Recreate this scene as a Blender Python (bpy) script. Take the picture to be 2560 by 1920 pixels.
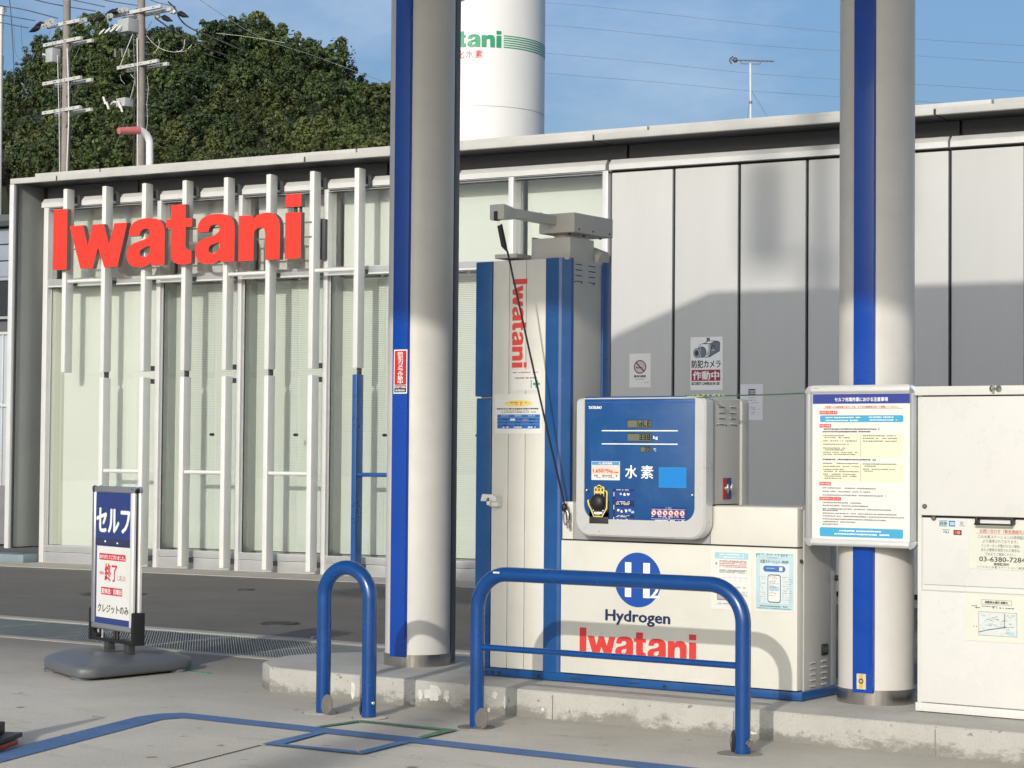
import bpy, bmesh, math, random
from mathutils import Matrix, Vector

D = bpy.data
SC = bpy.context.scene
for _o in list(D.objects):
    D.objects.remove(_o)
COL = SC.collection
R = math.radians

# ------------------------------------------------------------------ camera
YAW, PITCH, ROLL, EYE = 0.60610, 0.033044, 0.0082417, 1.45
_f = Vector((-math.sin(YAW) * math.cos(PITCH), math.cos(YAW) * math.cos(PITCH), math.sin(PITCH)))
_r = Vector((math.cos(YAW), math.sin(YAW), 0))
_u = _r.cross(_f)
_r2 = _r * math.cos(ROLL) + _u * math.sin(ROLL)
_u2 = -_r * math.sin(ROLL) + _u * math.cos(ROLL)
cam = D.cameras.new('camera')
cam.sensor_width = 36
cam.lens = 5166 / 2560 * 36
cam.clip_start = 0.1
cam.clip_end = 3000
camo = D.objects.new('camera', cam)
COL.objects.link(camo)
camo.matrix_world = Matrix(((_r2.x, _u2.x, -_f.x, 0), (_r2.y, _u2.y, -_f.y, 0), (_r2.z, _u2.z, -_f.z, EYE), (0, 0, 0, 1)))
SC.camera = camo

# ------------------------------------------------------------------ sky, sun, exposure
SUN_TO = Vector((0.27, -1.0, 0.37))          # towards the sun
ELEV = math.atan2(SUN_TO.z, math.hypot(SUN_TO.x, SUN_TO.y))
AZ = math.atan2(SUN_TO.x, SUN_TO.y)
world = D.worlds.new('World')
SC.world = world
world.use_nodes = True
wn, wl = world.node_tree.nodes, world.node_tree.links
bg = wn['Background']
sky = wn.new('ShaderNodeTexSky')
sky.sky_type = 'NISHITA'
sky.sun_disc = False
sky.sun_elevation = ELEV
sky.sun_rotation = AZ
sky.air_density = 1.0
sky.dust_density = 4.2
sky.ozone_density = 4.6
tc = wn.new('ShaderNodeTexCoord')
mp = wn.new('ShaderNodeMapping')
mp.inputs['Rotation'].default_value = (0.2, 0.45, 0.5)
mp.inputs['Scale'].default_value = (1.9, 3.6, 6.0)
nz = wn.new('ShaderNodeTexNoise')
nz.inputs['Scale'].default_value = 1.6
nz.inputs['Detail'].default_value = 6
nz.inputs['Roughness'].default_value = 0.6
rp = wn.new('ShaderNodeValToRGB')
rp.color_ramp.elements[0].position = 0.46
rp.color_ramp.elements[0].color = (0, 0, 0, 1)
rp.color_ramp.elements[1].position = 0.80
rp.color_ramp.elements[1].color = (0.42, 0.42, 0.42, 1)
mx = wn.new('ShaderNodeMixRGB')
mx.inputs['Color2'].default_value = (6.2, 6.6, 7.2, 1)
wl.new(tc.outputs['Generated'], mp.inputs['Vector'])
wl.new(mp.outputs['Vector'], nz.inputs['Vector'])
wl.new(nz.outputs['Fac'], rp.inputs['Fac'])
wl.new(rp.outputs['Color'], mx.inputs['Fac'])
wl.new(sky.outputs['Color'], mx.inputs['Color1'])
wl.new(mx.outputs['Color'], bg.inputs['Color'])
bg.inputs['Strength'].default_value = 0.118

sl = D.lights.new('sun', 'SUN')
sl.energy = 2.0
sl.angle = R(0.65)
sl.color = (1.0, 0.94, 0.85)
so = D.objects.new('sun', sl)
so.rotation_euler = SUN_TO.to_track_quat('Z', 'Y').to_euler()
so.location = (0, -5, 20)
COL.objects.link(so)
SC.view_settings.view_transform = 'Standard'
SC.view_settings.look = 'None'
SC.view_settings.exposure = 0.33
SC.view_settings.gamma = 1.0

# ------------------------------------------------------------------ materials
MATS = {}


def mat(name, col, rough=0.5, metal=0.0, spec=0.5, var=0.0, vscale=3.0, bump=0.0, bscale=60.0, coat=0.0,
        dirt=None, dscale=1.2, dlo=0.5, dhi=0.75, stretch=None, fine=0.0, objrand=0.0):
    if name in MATS:
        return MATS[name]
    m = D.materials.new(name)
    m.use_nodes = True
    n, l = m.node_tree.nodes, m.node_tree.links
    b = n['Principled BSDF']
    b.inputs['Base Color'].default_value = (*col, 1)
    b.inputs['Roughness'].default_value = rough
    b.inputs['Metallic'].default_value = metal
    b.inputs['Specular IOR Level'].default_value = spec
    b.inputs['Coat Weight'].default_value = coat
    last = None
    if var or dirt or bump or fine:
        t = n.new('ShaderNodeTexCoord')
        mpn = n.new('ShaderNodeMapping')
        if stretch:
            mpn.inputs['Scale'].default_value = stretch
        l.new(t.outputs['Object'], mpn.inputs['Vector'])
        vec = mpn.outputs['Vector']
    if var or fine:
        a = n.new('ShaderNodeTexNoise')
        a.inputs['Scale'].default_value = vscale
        a.inputs['Detail'].default_value = 8
        a.inputs['Roughness'].default_value = 0.65
        l.new(vec, a.inputs['Vector'])
        mr = n.new('ShaderNodeMapRange')
        mr.inputs['From Min'].default_value = 0.3
        mr.inputs['From Max'].default_value = 0.7
        mr.inputs['To Min'].default_value = 1 - var
        mr.inputs['To Max'].default_value = 1 + var * 0.6
        l.new(a.outputs['Fac'], mr.inputs['Value'])
        h = n.new('ShaderNodeVectorMath')
        h.operation = 'SCALE'
        h.inputs[0].default_value = col
        l.new(mr.outputs['Result'], h.inputs['Scale'])
        last = h.outputs['Vector']
        if fine:
            a2 = n.new('ShaderNodeTexNoise')
            a2.inputs['Scale'].default_value = 140
            a2.inputs['Detail'].default_value = 3
            l.new(vec, a2.inputs['Vector'])
            m2 = n.new('ShaderNodeMapRange')
            m2.inputs['From Min'].default_value = 0.3
            m2.inputs['From Max'].default_value = 0.7
            m2.inputs['To Min'].default_value = 1 - fine
            m2.inputs['To Max'].default_value = 1 + fine
            l.new(a2.outputs['Fac'], m2.inputs['Value'])
            h2 = n.new('ShaderNodeVectorMath')
            h2.operation = 'SCALE'
            l.new(last, h2.inputs[0])
            l.new(m2.outputs['Result'], h2.inputs['Scale'])
            last = h2.outputs['Vector']
        mr3 = n.new('ShaderNodeMapRange')
        mr3.inputs['To Min'].default_value = max(0.02, rough - 0.12)
        mr3.inputs['To Max'].default_value = min(1, rough + 0.12)
        l.new(a.outputs['Fac'], mr3.inputs['Value'])
        l.new(mr3.outputs['Result'], b.inputs['Roughness'])
    if dirt:
        d = n.new('ShaderNodeTexNoise')
        d.inputs['Scale'].default_value = dscale
        d.inputs['Detail'].default_value = 9
        d.inputs['Roughness'].default_value = 0.7
        l.new(vec, d.inputs['Vector'])
        dr = n.new('ShaderNodeMapRange')
        dr.inputs['From Min'].default_value = dlo
        dr.inputs['From Max'].default_value = dhi
        l.new(d.outputs['Fac'], dr.inputs['Value'])
        mxn = n.new('ShaderNodeMixRGB')
        mxn.inputs['Color2'].default_value = (*dirt, 1)
        if last:
            l.new(last, mxn.inputs['Color1'])
        else:
            mxn.inputs['Color1'].default_value = (*col, 1)
        l.new(dr.outputs['Result'], mxn.inputs['Fac'])
        last = mxn.outputs['Color']
    if last and objrand:
        oi = n.new('ShaderNodeObjectInfo')
        om = n.new('ShaderNodeMapRange')
        om.inputs['To Min'].default_value = 1 - objrand
        om.inputs['To Max'].default_value = 1 + objrand
        l.new(oi.outputs['Random'], om.inputs['Value'])
        hv = n.new('ShaderNodeVectorMath')
        hv.operation = 'SCALE'
        l.new(last, hv.inputs[0])
        l.new(om.outputs['Result'], hv.inputs['Scale'])
        last = hv.outputs['Vector']
    if last:
        l.new(last, b.inputs['Base Color'])
    if bump:
        e = n.new('ShaderNodeTexNoise')
        e.inputs['Scale'].default_value = bscale
        e.inputs['Detail'].default_value = 6
        l.new(vec, e.inputs['Vector'])
        bp = n.new('ShaderNodeBump')
        bp.inputs['Strength'].default_value = bump
        bp.inputs['Distance'].default_value = 0.02
        l.new(e.outputs['Fac'], bp.inputs['Height'])
        l.new(bp.outputs['Normal'], b.inputs['Normal'])
    MATS[name] = m
    return m


WHITE = mat('white_paint', (0.74, 0.74, 0.71), 0.4, var=0.05, vscale=2.5)
FINW = mat('fin_aluminium_white', (0.68, 0.69, 0.66), 0.35, var=0.05, vscale=4)
ALU = mat('anodised_aluminium', (0.42, 0.43, 0.43), 0.35, 0.25, var=0.07, vscale=4)
ALUL = mat('pale_aluminium', (0.66, 0.67, 0.66), 0.35, 0.1, var=0.06, vscale=4)
PANEL = mat('wall_panel_coating', (0.525, 0.53, 0.51), 0.55, 0.0, spec=0.25, var=0.03, vscale=1.6, stretch=(2.2, 2.2, .35), objrand=.035, dirt=(.49, .495, .475), dscale=1.1, dlo=.5, dhi=.9, bump=.015, bscale=1.4)
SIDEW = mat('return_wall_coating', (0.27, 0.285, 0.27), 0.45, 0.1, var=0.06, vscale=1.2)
ROOFW = mat('roof_edge_coating', (0.50, 0.495, 0.46), 0.5, var=0.14, vscale=3, dirt=(0.36, 0.34, 0.30), dscale=6, dlo=0.55, dhi=0.9)
DKGREY = mat('dark_grey_metal', (0.055, 0.06, 0.065), 0.5, var=0.1)
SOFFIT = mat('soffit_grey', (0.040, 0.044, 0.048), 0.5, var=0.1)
BLACK = mat('black_rubber', (0.012, 0.012, 0.013), 0.5, var=0.2, vscale=20)
GAP = mat('dark_sealant', (0.02, 0.022, 0.024), 0.8)
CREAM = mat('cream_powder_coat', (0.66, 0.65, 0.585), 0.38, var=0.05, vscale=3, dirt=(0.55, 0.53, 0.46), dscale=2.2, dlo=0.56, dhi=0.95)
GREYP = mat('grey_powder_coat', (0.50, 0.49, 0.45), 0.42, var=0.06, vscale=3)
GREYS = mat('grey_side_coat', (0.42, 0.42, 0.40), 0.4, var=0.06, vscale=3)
BLUE = mat('vivid_blue_paint', (0.000, 0.052, 0.35), 0.25, var=0.1, vscale=3, coat=0.4)
BLUER = mat('railing_blue_paint', (0.000, 0.050, 0.215), 0.25, var=0.14, vscale=5, coat=0.5, dirt=(.09, .10, .13), dscale=16, dlo=.69, dhi=.76)
BLUED = mat('faded_dispenser_blue', (0.006, 0.070, 0.235), 0.32, var=0.14, vscale=4, coat=0.12, dirt=(0.035, 0.11, 0.29), dscale=5, dlo=0.5, dhi=0.9)
BLUEF = mat('fin_blue_paint', (0.020, 0.085, 0.27), 0.3, var=0.1)
RED = mat('sign_face_red', (0.80, 0.040, 0.022), 0.32, var=0.03)
REDP = mat('printed_red', (0.62, 0.045, 0.035), 0.45)
REDD = mat('printed_deep_red', (0.42, 0.012, 0.025), 0.45)
PINK = mat('faded_red_paint', (0.60, 0.17, 0.16), 0.5, var=0.15, vscale=6)
GREEN = mat('printed_green', (0.02, 0.30, 0.15), 0.45)
STEEL = mat('stainless_steel', (0.50, 0.48, 0.45), 0.22, 0.95, var=0.12, vscale=6, stretch=(8, 8, 0.6))
SILVER = mat('silver_bezel', (0.62, 0.62, 0.61), 0.3, 0.25, var=0.05, vscale=5)
CHROME = mat('chrome', (0.8, 0.8, 0.8), 0.12, 1.0)
PILLAR = mat('pillar_coating', (0.60, 0.59, 0.555), 0.36, 0.0, var=0.08, vscale=2.2, dirt=(.50, .48, .44), dscale=1.8, dlo=.5, dhi=.85)
PAPER = mat('white_paper', (0.72, 0.72, 0.69), 0.5, var=0.03, vscale=6)
PAPERY = mat('yellow_block_print', (0.74, 0.74, 0.54), 0.5)
LAMI = mat('clear_lamination', (0.74, 0.74, 0.69), 0.18, var=0.05, vscale=6)
SKYP = mat('printed_cyan', (0.06, 0.36, 0.58), 0.4)
SKYL = mat('printed_pale_cyan', (0.36, 0.58, 0.66), 0.4)
SKYB = mat('sky_blue_label', (0.012, 0.22, 0.62), 0.35)
NAVY = mat('printed_navy', (0.022, 0.045, 0.19), 0.35, var=0.1, vscale=6)
NAVYT = mat('printed_navy_text', (0.012, 0.022, 0.085), 0.4)
INK = mat('black_ink', (0.02, 0.02, 0.022), 0.5)
INKG = mat('grey_ink', (0.20, 0.20, 0.20), 0.5)
INKR = mat('soft_red_ink', (0.48, 0.12, 0.12), 0.5)
WINK = mat('white_ink', (0.84, 0.84, 0.83), 0.45)
YELL = mat('yellow_print', (0.78, 0.62, 0.16), 0.45)
LCD = mat('lcd_olive', (0.15, 0.16, 0.11), 0.3)
LCDT = mat('lcd_segment', (0.012, 0.014, 0.012), 0.4)
PLAST = mat('grey_plastic', (0.115, 0.125, 0.135), 0.42, var=0.1, vscale=6, bump=0.08, bscale=180)
CONEP = mat('cone_red', (0.55, 0.05, 0.03), 0.45, var=0.1)
LEAD = mat('cable_grey', (0.16, 0.165, 0.17), 0.6)
POLEM = mat('concrete_pole', (0.27, 0.245, 0.215), 0.85, var=0.25, vscale=1.5)
GALV = mat('galvanised_steel', (0.62, 0.62, 0.58), 0.45, 0.15, var=0.1, vscale=3)
TANKM = mat('tank_white', (0.80, 0.80, 0.77), 0.4, var=0.05, vscale=0.9, dirt=(0.62, 0.61, 0.57), dscale=1.0, dlo=0.55, dhi=0.95, stretch=(1, 1, 0.3))
BLIND = mat('blind_slat', (0.70, 0.73, 0.68), 0.5)
INNER = mat('frosted_inner_panel', (0.69, 0.705, 0.655), 0.6, var=0.03, vscale=1.2)
ROOMW = mat('room_wall', (0.55, 0.56, 0.52), 0.8)
BARK = mat('bark', (0.07, 0.055, 0.04), 0.9, var=0.3, vscale=4)
GRATE = mat('grating_steel', (0.36, 0.39, 0.375), 0.5, 0.2, var=0.25, vscale=5)
EARTH = mat('hill_undergrowth', (0.020, 0.026, 0.012), 0.95, var=0.5, vscale=0.5, bump=0.6, bscale=3)
TAPEG = mat('green_tape', (0.10, 0.26, 0.14), 0.6, var=0.25, vscale=12)
TAPEB = mat('blue_tape', (0.055, 0.19, 0.42), 0.5, var=0.25, vscale=9)
SIDING = mat('blue_grey_siding', (0.27, 0.31, 0.36), 0.5, var=0.08)


def glass_mat(name, tint, refl=1.0):
    m = D.materials.new(name)
    m.use_nodes = True
    n, l = m.node_tree.nodes, m.node_tree.links
    n.remove(n['Principled BSDF'])
    tr = n.new('ShaderNodeBsdfTransparent')
    tr.inputs['Color'].default_value = (*tint, 1)
    gl = n.new('ShaderNodeBsdfGlossy')
    gl.inputs['Roughness'].default_value = 0.01
    fr = n.new('ShaderNodeFresnel')
    fr.inputs['IOR'].default_value = 1.5
    ml = n.new('ShaderNodeMath')
    ml.operation = 'MULTIPLY'
    ml.inputs[1].default_value = refl
    mi = n.new('ShaderNodeMixShader')
    geo = n.new('ShaderNodeNewGeometry')
    inv = n.new('ShaderNodeMath')
    inv.operation = 'SUBTRACT'
    inv.inputs[0].default_value = 1.0
    l.new(geo.outputs['Backfacing'], inv.inputs[1])
    mfr = n.new('ShaderNodeMath')
    mfr.operation = 'MULTIPLY'
    l.new(fr.outputs['Fac'], ml.inputs[0])
    l.new(ml.outputs['Value'], mfr.inputs[0])
    l.new(inv.outputs['Value'], mfr.inputs[1])
    l.new(mfr.outputs['Value'], mi.inputs['Fac'])
    l.new(tr.outputs['BSDF'], mi.inputs[1])
    l.new(gl.outputs['BSDF'], mi.inputs[2])
    l.new(mi.outputs['Shader'], n['Material Output'].inputs['Surface'])
    return m


GLASS = glass_mat('window_glass', (0.96, 0.975, 0.962), 2.6)


def ground_mat(name, c1, c2, c3, sc, line=None, bump=0.25, grit=0.19, foot=None):
    """mineral ground: big blotches, small blotches, grit, optional darkening strip of tyre grime along y"""
    m = D.materials.new(name)
    m.use_nodes = True
    n, l = m.node_tree.nodes, m.node_tree.links
    b = n['Principled BSDF']
    b.inputs['Roughness'].default_value = 0.85
    b.inputs['Specular IOR Level'].default_value = 0.25
    t = n.new('ShaderNodeTexCoord')
    vec = t.outputs['Object']

    def noise(scale, det=8, ro=0.6, st=None):
        q = n.new('ShaderNodeTexNoise')
        q.inputs['Scale'].default_value = scale
        q.inputs['Detail'].default_value = det
        q.inputs['Roughness'].default_value = ro
        if st:
            mpp = n.new('ShaderNodeMapping')
            mpp.inputs['Scale'].default_value = st
            l.new(vec, mpp.inputs['Vector'])
            l.new(mpp.outputs['Vector'], q.inputs['Vector'])
        else:
            l.new(vec, q.inputs['Vector'])
        return q.outputs['Fac']

    def ramp(f, lo, hi):
        r_ = n.new('ShaderNodeMapRange')
        r_.inputs['From Min'].default_value = lo
        r_.inputs['From Max'].default_value = hi
        l.new(f, r_.inputs['Value'])
        return r_.outputs['Result']

    def mixc(f, a, bcol):
        x = n.new('ShaderNodeMixRGB')
        l.new(f, x.inputs['Fac'])
        for k, v in (('Color1', a), ('Color2', bcol)):
            if isinstance(v, tuple):
                x.inputs[k].default_value = (*v, 1)
            else:
                l.new(v, x.inputs[k])
        return x.outputs['Color']

    base = mixc(ramp(noise(sc, 8, 0.65), 0.35, 0.68), c1, c2)
    base = mixc(ramp(noise(sc * 4.3, 8, 0.7, (0.6, 1.8, 1)), 0.56, 0.80), base, c3)
    if line:
        sep = n.new('ShaderNodeSeparateXYZ')
        l.new(vec, sep.inputs['Vector'])
        ad = n.new('ShaderNodeMath')
        ad.operation = 'MULTIPLY_ADD'
        l.new(noise(1.1, 6, 0.6), ad.inputs[0])
        ad.inputs[1].default_value = 1.6
        l.new(sep.outputs['Y'], ad.inputs[2])
        g = ramp(ad.outputs['Value'], line[0], line[1])
        base = mixc(g, base, line[2])
    # fine cracks and stains: sparse dark spots
    base = mixc(ramp(noise(sc * 11, 5, 0.5), 0.66, 0.74), base, tuple(v * .72 for v in c3))
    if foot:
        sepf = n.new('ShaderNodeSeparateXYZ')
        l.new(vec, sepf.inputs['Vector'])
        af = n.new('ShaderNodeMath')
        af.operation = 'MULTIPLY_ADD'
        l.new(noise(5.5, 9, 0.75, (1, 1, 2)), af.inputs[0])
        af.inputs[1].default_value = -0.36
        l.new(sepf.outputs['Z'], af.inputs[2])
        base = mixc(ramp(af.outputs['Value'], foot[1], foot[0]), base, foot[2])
    sp = n.new('ShaderNodeMixRGB')
    sp.blend_type = 'MULTIPLY'
    sp.inputs['Fac'].default_value = 1
    l.new(base, sp.inputs['Color1'])
    gr = n.new('ShaderNodeMapRange')
    gr.inputs['From Min'].default_value = 0.3
    gr.inputs['From Max'].default_value = 0.7
    gr.inputs['To Min'].default_value = 1 - grit
    gr.inputs['To Max'].default_value = 1 + grit
    l.new(noise(95, 4, 0.7), gr.inputs['Value'])
    l.new(gr.outputs['Result'], sp.inputs['Color2'])
    l.new(sp.outputs['Color'], b.inputs['Base Color'])
    bp = n.new('ShaderNodeBump')
    bp.inputs['Strength'].default_value = bump
    bp.inputs['Distance'].default_value = 0.01
    l.new(noise(70, 6, 0.7), bp.inputs['Height'])
    l.new(bp.outputs['Normal'], b.inputs['Normal'])
    MATS[name] = m
    return m


CONC = ground_mat('forecourt_concrete', (0.66, 0.63, 0.55), (0.54, 0.513, 0.445), (0.38, 0.358, 0.30), 0.7,
                  line=(9.2, 11.7, (0.25, 0.232, 0.195)))
ASPH = ground_mat('asphalt', (0.19, 0.18, 0.158), (0.15, 0.142, 0.124), (0.11, 0.103, 0.09), 0.7, bump=0.8, grit=.3)
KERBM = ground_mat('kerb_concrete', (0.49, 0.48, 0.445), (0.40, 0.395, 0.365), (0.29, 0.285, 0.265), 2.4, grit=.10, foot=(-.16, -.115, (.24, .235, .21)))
EDGEC = ground_mat('drain_edge_concrete', (0.46, 0.43, 0.37), (0.38, 0.355, 0.30), (0.28, 0.26, 0.22), 3.0)
LINEB = ground_mat('blue_line_paint', (0.085, 0.175, 0.37), (0.13, 0.225, 0.40), (0.27, 0.31, 0.36), 1.6, bump=0.1)
BASEG = ground_mat('base_ground', (0.07, 0.075, 0.05), (0.05, 0.055, 0.035), (0.09, 0.085, 0.06), 0.05)

# ------------------------------------------------------------------ building blocks
BA = 0.60610 - 0.51312        # the station building is turned by this against the pump island


def tag(o, label=None, cat=None, group=None, kind=None):
    for k, v in (('label', label), ('category', cat), ('group', group), ('kind', kind)):
        if v:
            o[k] = v
    return o


class Th:
    """a thing: an Empty at its base; geometry is given in the coordinates of its frame (world turned by rot about the origin)"""

    def __init__(s, name, label, cat, loc, rot=0.0, group=None, kind=None):
        s.o = Vector(loc)
        s.rot = rot
        e = D.objects.new(name, None)
        e.empty_display_size = 0.1
        e.location = Matrix.Rotation(rot, 3, 'Z') @ s.o
        e.rotation_euler = (0, 0, rot)
        COL.objects.link(e)
        tag(e, label, cat, group, kind)
        s.e = e


class MB:
    def __init__(s):
        s.v, s.f, s.mi, s.mats, s.off = [], [], [], [], Vector((0, 0, 0))

    def m(s, m):
        if m not in s.mats:
            s.mats.append(m)
        return s.mats.index(m)

    def add(s, vs, fs, m):
        b = len(s.v)
        s.v += [tuple(v) for v in vs]
        k = s.m(m)
        for f in fs:
            s.f.append([i + b for i in f])
            s.mi.append(k)
        return s

    def box(s, x0, x1, y0, y1, z0, z1, m):
        x0, x1 = sorted((x0, x1)); y0, y1 = sorted((y0, y1)); z0, z1 = sorted((z0, z1))
        vs = [(x, y, z) for x in (x0, x1) for y in (y0, y1) for z in (z0, z1)]
        return s.add(vs, [(0, 1, 3, 2), (4, 6, 7, 5), (0, 4, 5, 1), (2, 3, 7, 6), (0, 2, 6, 4), (1, 5, 7, 3)], m)

    def quad(s, x0, z0, x1, z1, y, m):
        x0, x1 = sorted((x0, x1)); z0, z1 = sorted((z0, z1))
        return s.add([(x0, y, z0), (x1, y, z0), (x1, y, z1), (x0, y, z1)], [(0, 1, 2, 3)], m)

    def poly(s, pts, y, m):
        return s.add([(p[0], y, p[1]) for p in pts], [tuple(range(len(pts)))], m)

    def disc(s, cx, cz, r, y, m, n=24, rz=None):
        rz = rz or r
        return s.poly([(cx + r * math.cos(i / n * 6.28318), cz + rz * math.sin(i / n * 6.28318)) for i in range(n)], y, m)

    def ring(s, cx, cz, r0, r1, y, m, n=28):
        vs = []
        for i in range(n):
            a = i / n * 6.28318
            vs += [(cx + r0 * math.cos(a), y, cz + r0 * math.sin(a)), (cx + r1 * math.cos(a), y, cz + r1 * math.sin(a))]
        return s.add(vs, [(2 * i, 2 * i + 1, (2 * i + 3) % (2 * n), (2 * i + 2) % (2 * n)) for i in range(n)], m)

    def prism(s, pts, y0, y1, m):           # outline in x,z
        n = len(pts)
        vs = [(p[0], y0, p[1]) for p in pts] + [(p[0], y1, p[1]) for p in pts]
        return s.add(vs, [tuple(range(n)), tuple(range(2 * n - 1, n - 1, -1))] + [(i, i + n, (i + 1) % n + n, (i + 1) % n) for i in range(n)], m)

    def prism_z(s, pts, z0, z1, m):         # outline in x,y
        n = len(pts)
        vs = [(p[0], p[1], z0) for p in pts] + [(p[0], p[1], z1) for p in pts]
        return s.add(vs, [tuple(range(n - 1, -1, -1)), tuple(range(n, 2 * n))] + [(i, (i + 1) % n, (i + 1) % n + n, i + n) for i in range(n)], m)

    def prism_x(s, pts, x0, x1, m):         # outline in y,z
        n = len(pts)
        vs = [(x0, p[0], p[1]) for p in pts] + [(x1, p[0], p[1]) for p in pts]
        return s.add(vs, [tuple(range(n)), tuple(range(2 * n - 1, n - 1, -1))] + [(i, i + n, (i + 1) % n + n, (i + 1) % n) for i in range(n)], m)

    def cyl(s, p0, p1, r0, m, r1=None, n=16, caps=True):
        r1 = r0 if r1 is None else r1
        p0, p1 = Vector(p0), Vector(p1)
        d = (p1 - p0).normalized()
        a = d.orthogonal().normalized()
        b = d.cross(a)
        vs = []
        for p, r in ((p0, r0), (p1, r1)):
            for i in range(n):
                t = i / n * 2 * math.pi
                vs.append(p + (a * math.cos(t) + b * math.sin(t)) * r)
        fs = [(i, (i + 1) % n, (i + 1) % n + n, i + n) for i in range(n)]
        if caps:
            fs += [tuple(range(n - 1, -1, -1)), tuple(range(n, 2 * n))]
        return s.add(vs, fs, m)

    def tube(s, pts, r, m, n=16, closed=False):
        P = [Vector(p) for p in pts]
        N = len(P)
        vs = []
        T0 = (P[1] - P[0]).normalized()
        a = T0.orthogonal().normalized()
        for i in range(N):
            t = (P[min(i + 1, N - 1)] - P[max(i - 1, 0)]).normalized()
            a = (a - t * a.dot(t)).normalized()
            b = t.cross(a)
            rr = r[i] if isinstance(r, (list, tuple)) else r
            for k in range(n):
                q = k / n * 2 * math.pi
                vs.append(P[i] + (a * math.cos(q) + b * math.sin(q)) * rr)
        fs = [(i * n + k, i * n + (k + 1) % n, (i + 1) * n + (k + 1) % n, (i + 1) * n + k) for i in range(N - 1) for k in range(n)]
        fs += [tuple(range(n - 1, -1, -1)), tuple(range((N - 1) * n, N * n))]
        return s.add(vs, fs, m)

    def ball(s, c, r, m, n=14, k=8, sc=(1, 1, 1)):
        vs, fs = [], []
        for j in range(k + 1):
            th = math.pi * j / k
            for i in range(n):
                ph = 2 * math.pi * i / n
                vs.append((c[0] + r * sc[0] * math.sin(th) * math.cos(ph), c[1] + r * sc[1] * math.sin(th) * math.sin(ph), c[2] + r * sc[2] * math.cos(th)))
        for j in range(k):
            for i in range(n):
                fs.append((j * n + i, (j + 1) * n + i, (j + 1) * n + (i + 1) % n, j * n + (i + 1) % n))
        return s.add(vs, fs, m)

    def mesh(s, name, bevel=0.0, smooth=30, seg=2):
        me = D.meshes.new(name)
        me.from_pydata([(a - s.off.x, b - s.off.y, c - s.off.z) for a, b, c in s.v], [], s.f)
        for m_ in s.mats:
            me.materials.append(m_)
        me.polygons.foreach_set('material_index', s.mi)
        if bevel:
            bm = bmesh.new()
            bm.from_mesh(me)
            bmesh.ops.remove_doubles(bm, verts=bm.verts, dist=1e-6)
            bmesh.ops.recalc_face_normals(bm, faces=bm.faces)
            es = [e for e in bm.edges if len(e.link_faces) == 2 and e.calc_face_angle(0) > R(35)]
            bmesh.ops.bevel(bm, geom=es, offset=bevel, segments=seg, affect='EDGES', profile=0.6, clamp_overlap=True)
            bm.to_mesh(me)
            bm.free()
        me.polygons.foreach_set('use_smooth', [True] * len(me.polygons))
        me.set_sharp_from_angle(angle=R(smooth))
        me.update()
        return me

    def build(s, name, th=None, parent=None, bevel=0.0, smooth=30, seg=2, **kw):
        if th is not None:
            s.off = th.o
        me = s.mesh(name, bevel, smooth, seg)
        o = D.objects.new(name, me)
        COL.objects.link(o)
        if parent is not None:
            o.parent = parent
        elif th is not None:
            o.parent = th.e
        tag(o, **kw)
        return o


def raw(name, me, th=None, parent=None, **kw):
    o = D.objects.new(name, me)
    COL.objects.link(o)
    o.parent = parent if parent is not None else (th.e if th is not None else None)
    tag(o, **kw)
    return o


# ---- lettering
def font_mesh(s):
    c = D.curves.new('t', 'FONT')
    c.body = s
    c.size = 1
    c.resolution_u = 2
    o = D.objects.new('t', c)
    m = D.meshes.new_from_object(o)
    vs = [tuple(v.co) for v in m.vertices]
    fs = [tuple(p.vertices) for p in m.polygons]
    D.objects.remove(o)
    D.meshes.remove(m)
    D.curves.remove(c)
    return vs, fs


def txt(mb, s, x0, z0, x1, z1, y, m, bold=0.0, keep=False):
    """flat lettering facing -y, fitted to the box; bold = extra stroke as a share of the height"""
    vs, fs = font_mesh(s)
    if not vs:
        return
    ax, bx = min(v[0] for v in vs), max(v[0] for v in vs)
    az, bz = min(v[1] for v in vs), max(v[1] for v in vs)
    kz = (z1 - z0) / (bz - az)
    kx = (x1 - x0) / (bx - ax)
    if keep:
        kx = kz = min(kx, kz)
    offs = [(0, 0)] if not bold else [(0, 0), (bold, 0), (-bold, 0), (0, bold * .6), (0, -bold * .6), (bold * .7, bold * .4), (-bold * .7, -bold * .4)]
    h = z1 - z0
    for i, (dx, dz) in enumerate(offs):
        mb.add([(x0 + (v[0] - ax) * kx + dx * h, y - i * 0.00008, z0 + (v[1] - az) * kz + dz * h) for v in vs], fs, m)


def vtxt(mb, s, xc, ztop, size, y, m, pitch, bold=0.0, wx=1.0):
    for i, ch in enumerate(s):
        txt(mb, ch, xc - size * wx / 2, ztop - i * pitch - size, xc + size * wx / 2, ztop - i * pitch, y, m, bold)


def dashes(mb, x0, x1, z, h, y, m, rng, dens=0.8):
    x = x0
    while x < x1:
        w = h * rng.uniform(0.5, 1.6)
        if rng.random() < dens:
            mb.quad(x, z - h * rng.uniform(.3, .5), min(x + w, x1), z + h * rng.uniform(.3, .5), y, m)
        x += w + h * rng.uniform(0.12, 0.4)


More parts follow.
